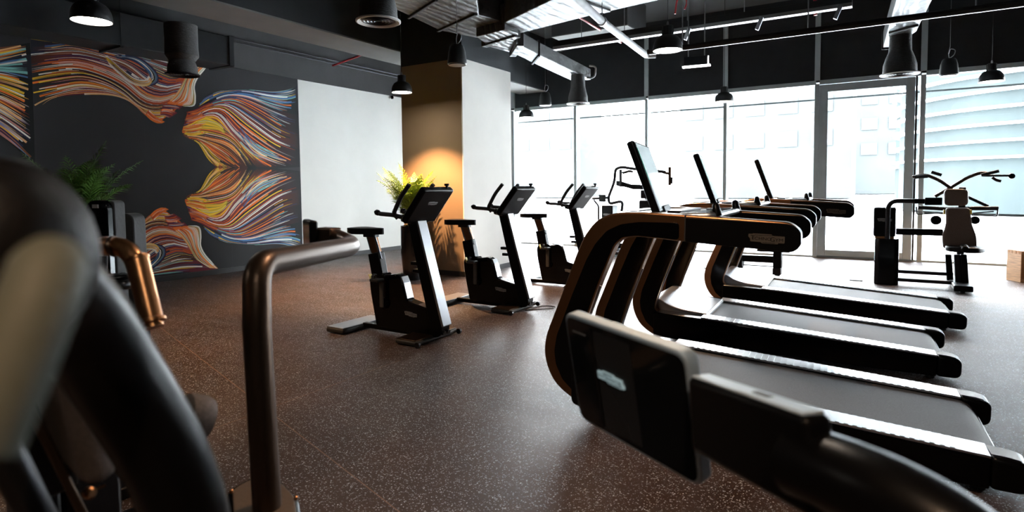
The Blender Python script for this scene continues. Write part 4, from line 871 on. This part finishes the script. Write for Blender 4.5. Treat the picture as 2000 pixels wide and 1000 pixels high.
duct([(985,44),(1012,66),(1156,30),(1350,-14),(1350,-60),(1180,-50)], 3.50, .62, 'right_branch', 'ductl', [((1134,2),(1184,20),.05)], e=e0)
duct([(930,72),(955,91),(1000,104),(1012,86),(1012,66),(985,58)], 3.43, .34, 'elbow', 'duct', [((948,88),(1008,70),.05)], e=e0)
duct([(998,102),(1045,125),(1117,158),(1154,156),(1049,106),(1008,84)], 3.38, .20, 'window_branch', 'ductl', [((1002,107),(1016,87),.05), ((1040,123),(1052,108),.02)], e=e0)
duct([(1724,96),(1745,92),(1790,62),(1798,45),(1836,-30),(1762,-40),(1742,32)], 3.30, .24, 'short_air_duct', 'ductl', [((1740,62),(1790,48),.02), ((1723,94),(1748,92),.012)], label='short pale duct coming down at the upper right behind the black pipe')
# black box duct before the mural
a_ = fl(455, 128, 3.36); b_ = fl(0, 62, 3.36)
e = empty('black_box_duct', (a_.x-.2, (a_.y+b_.y)/2, 3.4), 'long black rectangular duct above the mural at the top left', 'air duct'); off = e.location
MB().box(a_.x-.55, a_.x, b_.y-2, a_.y, 3.36, 3.80).build('duct_body', 'cblack', e, bevel=.01, off=off)
MB().box(a_.x-.56, a_.x+.015, a_.y-.06, a_.y+.02, 3.345, 3.815).build('end_flange', 'cblack', e, bevel=.006, off=off)
for y in (2.0, 4.2): MB().box(a_.x-.57, a_.x+.02, y-.02, y+.02, 3.33, 3.36).tube([(a_.x+.01, y, 3.34), (a_.x+.01, y, ZC)], .005, 6).build('hanger', 'cblack', e, off=off)
# pipes and trays
def pipe(P, r, name, label, m, cat='pipe', hang=None, seg=14, rad=.08, hm='pipeg'):
    P = [Vector(p) for p in P]; c = sum(P, Vector())/len(P); e = empty(name, c, label, cat); off = e.location
    MB().tube(fillet(P, rad), r, seg).build('pipe_run', m, e, off=off)
    for h in (hang or []):
        MB().tube([Vector(h), (h[0], h[1], ZC)], .006, 6).build('hanger_rod', hm, e, off=off)
        MB().lathe([(r*1.25, -.02), (r*1.25, .02)], h, 14, (P[-1]-P[0])).build('pipe_clamp', hm, e, off=off)
    return e
z = 3.25; a_ = fl(1105, -22, z+.1); b_ = fl(1176, 42, z+.04); c_ = fl(1262, 108, z)
pipe([a_, b_, c_, c_+Vector((.12, .06, .0))], .045, 'insulated_pipe', 'thick pale insulated pipe slanting down at top centre to an elbow', 'pipew', hang=[tuple(b_)], rad=.05)
q0 = fl(1268, 106, 3.0); q1 = fl(2000, 12, 3.0)
e = empty('lighting_pipe', (q0.x, q0.y, 3.0), 'long thin black pipe with pale underside crossing the upper right in front of the windows', 'pipe'); off = e.location
MB().tube([(q0.x-.02, q0.y, 3.03), (q1.x+1.5, q0.y, 3.03)], .03, 12).build('pipe_run', 'matte', e, off=off)
MB().box(q0.x, q1.x+1.5, q0.y-.012, q0.y+.012, 2.992, 3.001).build('underside_strip', 'lpipe', e, off=off)
for px in (1276, 1575, 1905): 
    x = fl(px, 60, 3.0).x if px != 1905 else fl(1905, 25, 3.0).x
    MB().tube([(x, q0.y, 3.03), (x, q0.y, ZC)], .007, 6).build('hanger_rod', 'pipeg', e, off=off)
q0 = fl(1080, 98, 3.45); q1 = fl(1640, -6, 3.45)
e = empty('cable_tray', (q0.x, q0.y, 3.45), 'black cable tray with light lower edge crossing top centre behind the big lamp', 'cable tray'); off = e.location
MB().box(q0.x, q1.x+.1, q0.y-.005, q0.y+.09, 3.50, 3.58).build('tray', 'matte', e, bevel=.003, off=off)
MB().box(q0.x, q1.x+.1, q0.y-.006, q0.y+.092, 3.455, 3.50).build('lower_edge', 'lpipe', e, off=off)
for px in (1130, 1210, 1330, 1441, 1620): 
    x = fl(px, 98-(px-1080)*.186, 3.45).x; MB().tube([(x, q0.y+.04, 3.5), (x, q0.y+.04, ZC)], .006, 6).build('hanger_rod', 'pipeg', e, off=off)
for px, py in ((1332, 52), (1473, 26), (1634, 6)):
    p = fl(px, py, 3.44); MB().obox((p.x, q0.y-.03, 3.40), (.02, 0, -.01), (0, .02, 0), (.03, 0, .075)).build('spring_clamp', 'steel', e, bevel=.004, off=off)
# exit light
p = fl(1360, 131, 2.86); e = empty('exit_light', (p.x, p.y, 2.86), 'small grey hanging exit light with glowing lower strip right of the big lamp', 'exit light'); off = (0,0,0)
dx = Vector((.97, .12, 0))
w_ = .155
MB().obox((0, 0, .075), dx*w_, Vector((-.12, .97, 0))*.025, (0, 0, .055)).build('housing', 'dsteel', e, bevel=.004)
MB().obox((0, 0, .010), dx*(w_+.015), Vector((-.12, .97, 0))*.03, (0, 0, .009)).build('light_strip', 'led', e, bevel=.002)
MB().obox(tuple(dx*(w_-.004)+Vector((0, -.027, .07))), dx*.005, (0, .004, 0), (0, 0, .05)).build('end_strip', 'led', e)
for s_ in (-.10, .10): MB().tube([tuple(dx*s_+Vector((0, 0, .12))), tuple(dx*s_+Vector((0, 0, ZC-2.86)))], .008, 8).build('drop_rod', 'pipeg', e)
# red sprinkler pipes
pipe([fl(1128, 32, 3.7), fl(1172, 59, 3.7)], .014, 'sprinkler_pipe', 'thin red sprinkler pipe left of the pale slanting pipe', 'red')
pipe([fl(1190, 70, 3.7), fl(1213, 84, 3.7), fl(1213, 82, 3.74)], .014, 'sprinkler_pipe', 'short red sprinkler pipe end just below the pale slanting pipe', 'red')
p = fl(1593, 30, 3.6); pipe([p, (p.x-.01, p.y, 3.78), (p.x-.02, p.y, ZC)], .022, 'sprinkler_hose', 'short red sprinkler hose hanging at the top above the window door', 'red')
pipe([fl(650, 128, 3.8), fl(707, 107, 3.8)], .018, 'sprinkler_pipe', 'thin red sprinkler pipe left of the column under the ceiling beam', 'red')
p = fl(1330, 2, 3.9); o = MB().tube(smoothpath([p+Vector((-.08, 0, -.16)), p+Vector((-.05, 0, .02)), p+Vector((.03, 0, .06)), p+Vector((.08, 0, -.02)), p+Vector((.05, 0, -.12))]), .012, 8).build('hose_coil', 'red'); tag(o, 'coiled red hose at the top edge above the big dome lamp', 'hose')
# long conduits above the mural
for k, (dz, dx_) in enumerate(((0, 0), (-.06, .0))):
    a_ = on(225, 6, 0, -9.30); b_ = on(765, 152, 0, -9.30); zz = (a_.z+b_.z)/2+dz
    o = MB().tube([(-9.36, -1, zz), (-9.36, 10.4, zz)], .012, 8).build('conduit', 'dsteel'); tag(o, ['upper thin conduit running along the wall above the mural', 'lower thin conduit running along the wall above the mural'][k], 'conduit')
# camera dome on plaster wall
p = on(767, 190, 0, XL+.07); e = empty('security_camera', (XL+.012, p.y, p.z), 'small white dome camera on the top of the white wall', 'security camera')
MB().lathe([(.055, 0), (.055, .02), (.045, .03)], (0,0,0), 24, (1,0,0)).build('mount', 'lampoff', e); MB().lathe([(.04, .03), (.036, .055), (.02, .07), (.002, .075)], (0,0,0), 20, (1,0,0)).build('dome', 'gloss', e)
# loose black cables under the slab
for px0, py0, px1, py1, zz, lb in ((1130, 150, 1115, 130, 3.3, ''),):
    pass
P = [fl(1062, 108, 3.9), fl(1110, 96, 3.9), fl(1145, 88, 3.92)]
o = MB().tube(smoothpath(P), .012, 8).build('ceiling_cable', 'rubber'); tag(o, 'dark bundled cable under the ceiling right of the column', 'cable')
# wall plate / corner bracket pipe near duct end
q_ = fl(1158, 150, 3.36); pipe([q_+Vector((-.10, -.06, -.02)), q_+Vector((.04, 0, -.02)), q_+Vector((.06, 0, .18)), q_+Vector((-.06, -.02, .20))], .016, 'drain_pipe', 'pale bent pipe at the end of the long grey duct', 'pipew', rad=.08)
p = fl(1165, 60, 3.6)
# ================================================================= NEAR MACHINE, RIGHT: display on an arm
base = fl(1900, 1500, 0)
e = empty('strength_machine', (.35, .25, 0), 'black machine display and arm in the near right foreground, pale logo on dark screen', 'strength machine'); off = e.location
TL, TR, BR_, BL_ = D(1122, 622, 1.05), D(1376, 712, .80), D(1342, 938, .88), D(1112, 796, 1.145)
u = (TR-TL).normalized(); v = ((TL-BL_)+(TR-BR_)).normalized(); v = (v-u*v.dot(u)).normalized(); n = u.cross(v)
if n.dot(CAM-TL) < 0: n = -n
W_, H_ = (TR-TL).length, (TL-BL_).length
C0 = (TL+TR+BL_+BR_)/4
def rect(c, w, h, r): return roundpoly([c-u*w/2-v*h/2, c+u*w/2-v*h/2, c+u*w/2+v*h/2, c-u*w/2+v*h/2], r, 6)
dsp = MB().prism(rect(C0, W_, H_, .022), -n*.024).build('display', 'litedge', e, bevel=.004, bseg=3, off=off)
MB().prism(rect(C0+n*.0005, W_-.012, H_-.012, .018), n*.001).build('screen', 'scrdk', dsp, off=off)
MB().obox(C0-u*W_*.065+n*.0018, u*W_*.155, v*(H_*.5-.016), n*.0006).build('screen_panel', 'scrmid', dsp, off=off)
MB().obox(C0-u*W_*.245+n*.0020, u*.0022, v*(H_*.5-.012), n*.0010).build('panel_ridge', 'dsteel', dsp, off=off)
MB().obox(C0-u*W_*.36+v*(H_*.5-.03)+n*.0018, u*.018, v*.0012, n*.0004).build('status_mark', 'plate_l', dsp, off=off)
logo(dsp, C0-u*W_*.10+v*H_*.06+n*.0028, -u, -v, .066, 'logoscr', 'scrmid', off=off)
a_, b_ = D(1368, 806, .82), D(1606, 912, .60)
ax = (b_-a_); L_ = ax.length; ax.normalize(); zz = Vector((0, 0, 1)); sd = ax.cross(zz).normalized(); up_ = sd.cross(ax)
MB().obox((a_+b_)/2, ax*L_/2, sd*.018, up_*.050).build('bracket', 'black', e, bevel=.008, bseg=3, off=off)
MB().obox((a_+b_)/2+up_*.051, ax*(L_/2-.006), sd*.014, up_*.002).build('bracket_lit_top', 'litedge', e, bevel=.002, off=off)  # strip added for the bright lit top of the black bracket
MB().obox(D(1490, 782, .69)+up_*.004, ax*.016, sd*.006, up_*.004).build('latch', 'rubber', e, bevel=.003, off=off)
arm = smoothpath([D(1560, 898, .635), D(1680, 946, .57), D(1790, 1002, .53), D(1900, 1078, .50), D(2040, 1210, .47), Vector((.40, .40, .95)), Vector((.42, .36, .62))], 6)
MB().tube(arm, .038, 24).build('display_arm', 'black', e, bevel=0, off=off)
MB().box(.22, .62, .05, .50, 0, .64).build('weight_tower', 'gloss', e, bevel=.03, off=off)
# ================================================================= NEAR MACHINE, MIDDLE LEFT: bent bronze arm
t0 = fl(520, 985, .69)
e = empty('leg_machine', (t0.x, t0.y-.1, 0), 'machine with bent dark bronze tube rising from a brown topped tower', 'strength machine'); off = e.location
P_ = [fl(p[0], p[1], .69) for p in ((444, 956), (492, 930), (545, 934), (584, 972), (594, 1040), (450, 1100))]
tw = MB().prism(roundpoly(P_, .02), (0, 0, -.69)).build('weight_tower', 'gloss', e, bevel=.008, off=off)
c_ = sum(P_, Vector())/6
MB().prism(roundpoly([c_+(p-c_)*.86+Vector((0, 0, .001)) for p in P_], .02), (0, 0, .005)).build('leather_top', 'ochre', tw, bevel=.002, off=off)
for px, py in ((578, 975), (452, 962)): MB().lathe([(.005, 0), (.005, .006), (.002, .008)], fl(px, py, .695), 10).build('bolt', 'bronze', tw, off=off)
tb = D(522, 985, 1.33)
pth = [Vector((tb.x, tb.y, .66)), D(502, 640, 1.33), D(505, 545, 1.36), D(548, 512, 1.50), D(690, 476, 1.95), D(672, 462, 2.02), D(650, 462, 2.08)]
pth = [pth[0], pth[1]]+fillet([D(500, 600, 1.33), D(503, 516, 1.36), D(694, 480, 1.95), D(655, 464, 2.08)], .10, 8)[1:]
MB().tube(pth, .0305, 20).build('display_arm', 'dbronze', e, off=off)
a_, b_ = D(658, 464, 2.07), D(624, 462, 2.10); ax = (b_-a_).normalized(); sd = ax.cross(Vector((0,0,1))).normalized()
MB().obox((a_+b_)/2, ax*.036, sd*.03, (0, 0, .033)).build('bracket', 'dbronze', e, bevel=.006, off=off)
dc = D(606, 458, 2.12); rr = RW @ Vector((1, 0, 0)); rr = Vector((rr.x, rr.y, 0)).normalized(); rr = Matrix.Rotation(math.radians(-62), 3, 'Z') @ rr; nn = Vector((rr.y, -rr.x, 0))
d2 = MB().obox(dc, rr*.075, nn*.013, (0, 0, .052)).build('display', 'black', e, bevel=.006, off=off)
MB().obox(dc+nn*.0135, rr*.068, nn*.0008, (0, 0, .046)).build('screen', 'scrdk', d2, off=off); MB().obox(dc-nn*.0135, rr*.068, nn*.0008, (0, 0, .046)).build('screen_back', 'scrdk', d2, off=off)
# ================================================================= FAR-LEFT MACHINE: upright black covers with bronze handle
c1 = D(195, 500, 2.7); c2 = D(243, 510, 2.95)
e = empty('cable_machine', (c1.x, c1.y, 0), 'tall black machine covers behind the bronze handle, in front of the dark palm', 'strength machine'); off = e.location
def slab(pxl, pxr, pyt, d, z0, name, m, th=.10):
    a, b = D(pxl, pyt, d), D(pxr, pyt, d); a.z = b.z = 0; zt_ = D((pxl+pxr)/2, pyt, d).z
    r_ = (b-a); w = r_.length; r_.normalize(); bk = Vector((-r_.y, r_.x, 0))
    P = [a+Vector((0,0,z0)), b+Vector((0,0,z0)), b+Vector((0,0,zt_)), a+Vector((0,0,zt_))]
    P = roundpoly(P, [.01, .01, .05, .05]); return MB().prism(P, bk*th).build(name, m, e, bevel=.006, off=off)
s1 = slab(166, 208, 391, 2.7, 0, 'front_cover', 'gloss', .06); s2 = slab(202, 222, 392, 2.74, .55, 'side_trim', 'matte', .08)
s3 = slab(222, 260, 417, 2.95, 0, 'rear_cover', 'matte', .10)
p = D(186, 403, 2.69); MB().obox(p, rr*.0 + Vector((.026, 0, 0)), (0, .002, 0), (0, 0, .008)).build('glint_mark', 'plate_l', s1, off=off)  # pale block stands for a glint on the cover
MB().box(c1.x-.30, c1.x+.10, c1.y-.10, c1.y+.20, 0, .06).build('base', 'black', e, bevel=.01, off=off)
MB().tube(fillet([D(196, 553, 2.4), D(240, 558, 2.35), D(262, 552, 2.5), D(240, 540, 2.75)], .05), .020, 14).build('bent_tube', 'dsteel', e, off=off)
MB().obox(D(222, 545, 2.6), (.05, 0, 0), (0, .04, 0), (0, 0, .02)).build('pulley_cover', 'black', e, bevel=.012, off=off)
MB().tube([D(205, 500, 2.55), D(201, 572, 2.55)], .012, 10).build('guide_rod', 'dsteel', e, off=off)
# ================================================================= NEAREST MACHINE, LEFT
f0 = fl(60, 1300, 0)
e = empty('multi_station_machine', (f0.x, f0.y, 0), 'very near black machine at the left edge with curved arm and bronze pipe handle', 'strength machine'); off = e.location
h = smoothpath([D(120, 490, 1.20), D(190, 484, 1.20), D(236, 481, 1.20)], 3)
pth = fillet([D(100, 492, 1.22), D(255, 476, 1.20), D(300, 640, 1.17)], .05, 8)
MB().tube(pth, .0185, 20).build('pipe_handle', 'copper', e, off=off)
A, B = D(268, 505, 1.194), D(296, 622, 1.172)
MB().tube([A, B], .0205, 22).build('grip_sleeve', 'copper', e, off=off)
ax = (B-A).normalized()
MB().lathe([(.0215, -.004), (.0225, 0), (.0215, .004)], A, 22, ax).lathe([(.021, 0), (.025, .002), (.025, .008), (.019, .011), (.012, .011), (.012, .007), (.002, .007)], B, 24, ax).build('grip_collar', 'copper', e, off=off)
ax2 = (D(240, 480, 1.2)-D(200, 484, 1.2)).normalized()
MB().lathe([(.020, -.004), (.022, 0), (.020, .004)], D(222, 481, 1.2), 20, ax2).build('collar', 'dbronze', e, off=off)
# thick curved arm and round end
arm = smoothpath([D(-60, 470, .40), D(60, 520, .44), D(135, 600, .50), D(212, 710, .55), D(282, 820, .58), D(335, 920, .60), D(372, 1040, .62), D(390, 1200, .66)], 6)
n_ = len(arm); rr_ = [.040 + .0*(k/n_) for k in range(n_)]
MB().tube(arm, [.030+.009*min(1, k/14) for k in range(n_)], 22).build('swing_arm', 'black', e, off=off)
bl = MB(); cc = D(-12, 510, .42)
prof = [(.062*math.sin(PI*k/14)+.0005, -.075*math.cos(PI*k/14)) for k in range(15)]
bl.lathe(prof, cc, 32, RW @ Vector((.25, .85, .3))).build('rounded_pad', 'leatherblk', e, off=off)
MB().tube(smoothpath([D(110, 480, .235), D(78, 580, .22), D(25, 710, .21), D(-50, 880, .20)]), [.006, .009, .011]+[.013]*16, 18).build('pad_highlight', 'highlightgrey', e, off=off)  # pale tube added in place of the window highlight on the black pad
# back pad seen edge-on
def bar(p0, p1, a, b, name, m, bev=.01, roll=0, bs=3):
    ax = (p1-p0); L_ = ax.length; ax.normalize(); toc = (CAM-(p0+p1)/2).normalized(); s_ = ax.cross(toc).normalized(); q = s_.cross(ax)
    s2 = s_*math.cos(roll)+q*math.sin(roll); q2 = -s_*math.sin(roll)+q*math.cos(roll)
    return MB().obox((p0+p1)/2, ax*L_/2, s2*a, q2*b).build(name, m, e, bevel=bev, bseg=bs, off=off)
bar(D(84, 600, .86), D(158, 900, .92), .024, .10, 'back_pad', 'leathergr', .022, math.radians(12), 4)
bar(D(10, 640, .90), D(104, 940, .98), .030, .05, 'pad_frame', 'black', .01)
bar(D(-20, 780, .70), D(150, 1120, .80), .010, .02, 'frame_rail', 'dsteel', .004)
bar(D(30, 740, .84), D(190, 1060, .92), .006, .02, 'frame_rail', 'dbronze', .003)
bar(D(-40, 800, .60), D(110, 1080, .66), .016, .02, 'frame_tube', 'dsteel', .012)
# tower, knob and seat pad between pad and arm
bx0 = D(160, 760, 1.45)
bx0 = D(135, 760, 1.45)
tw = MB().obox((bx0.x, bx0.y, .47), (.07, .02, 0), (-.02, .07, 0), (0, 0, .47)).build('tower', 'gloss', e, bevel=.02, off=off)
MB().obox((bx0.x-.01, bx0.y+.0, .943), (.055, .016, 0), (-.016, .055, 0), (0, 0, .003)).build('tower_top', 'leather', tw, bevel=.003, off=off)
MB().tube([D(140, 785, 1.26), D(172, 778, 1.26)], .016, 14).build('adjust_knob', 'dsteel', tw, off=off)
MB().lathe([(.022, -.03), (.026, 0), (.022, .03)], D(106, 673, 1.5), 18, (1, .3, 0)).build('knob', 'dsteel', tw, off=off)
Q = [D(p[0], p[1], 1.02) for p in ((226, 828), (262, 850), (300, 918), (262, 924), (236, 916), (214, 886), (202, 850))]
MB().prism(roundpoly(Q, .02), (RW @ Vector((0, 0, -1)))*.06).build('knee_pad', 'ochre', e, bevel=.012, bseg=3, off=off)
Q = [D(p[0], p[1], 1.035) for p in ((222, 818), (272, 846), (318, 930), (262, 955), (228, 940), (196, 886), (186, 845))]
MB().prism(roundpoly(Q, .02), (RW @ Vector((0, 0, -1)))*.07).build('pad_shell', 'black', e, bevel=.012, off=off)
A, B = D(350, 812, 1.12), D(409, 819, 1.16); ax = (B-A)
L_ = ax.length; MB().lathe([(.030, 0), (.042, .008), (.044, .02), (.043, L_*.7), (.038, L_*.92), (.022, L_), (.003, L_+.002)], A, 28, ax).build('roller_pad', 'leathergr', e, off=off)
MB().tube([A, D(250, 800, 1.1)], .012, 10).build('roller_axle', 'dsteel', e, off=off)
MB().lathe([(.008, 0), (.010, .004), (.010, .012), (.006, .016)], D(168, 962, .98), 12, (1, .2, .1)).build('hex_bolt', 'bronze', e, off=off)
MB().tube([D(176, 960, .98), D(205, 948, 1.0)], .002, 6).build('wire', 'bronze', e, off=off)
g = fl(215, 1010, .22); MB().box(g.x-.08, g.x+.12, g.y-.30, g.y+.14, 0, .2).build('foot_casting', 'black', e, bevel=.05, bseg=4, off=off)
MB().box(f0.x-.5, f0.x+.3, f0.y-.1, f0.y+.25, 0, .1).build('base', 'black', e, bevel=.02, off=off)
MB().obox(D(120, 1120, .95)*.5+Vector((f0.x, f0.y, 0))*.5, (.04, 0, 0), (0, .04, 0), (0, 0, .5)).build('upright', 'black', e, bevel=.01, off=off)
# ================================================================= LIGHT
w = bpy.data.worlds.new('daylight'); S.world = w; w.use_nodes = True; N = w.node_tree.nodes; L = w.node_tree.links
bg = N['Background']; tc = N.new('ShaderNodeTexCoord'); sp = N.new('ShaderNodeSeparateXYZ'); L.new(tc.outputs['Generated'], sp.inputs[0])
rp = N.new('ShaderNodeValToRGB'); rp.color_ramp.elements[0].position = .45; rp.color_ramp.elements[0].color = (.75, .77, .80, 1); rp.color_ramp.elements[1].position = .8; rp.color_ramp.elements[1].color = (.80, .90, 1.0, 1)
L.new(sp.outputs[2], rp.inputs[0]); L.new(rp.outputs[0], bg.inputs[0]); bg.inputs[1].default_value = 12.0
for i in range(len(mull)-1):
    a, b = mull[i], mull[i+1]
    ld = bpy.data.lights.new('window_portal', 'AREA'); ld.shape = 'RECTANGLE'; ld.size = b-a-.1; ld.size_y = 3.2; ld.cycles.is_portal = True
    o = bpy.data.objects.new('window_portal', ld); COL.objects.link(o); o.location = ((a+b)/2, YB+.16, 1.63); o.rotation_euler = (-PI/2, 0, 0)
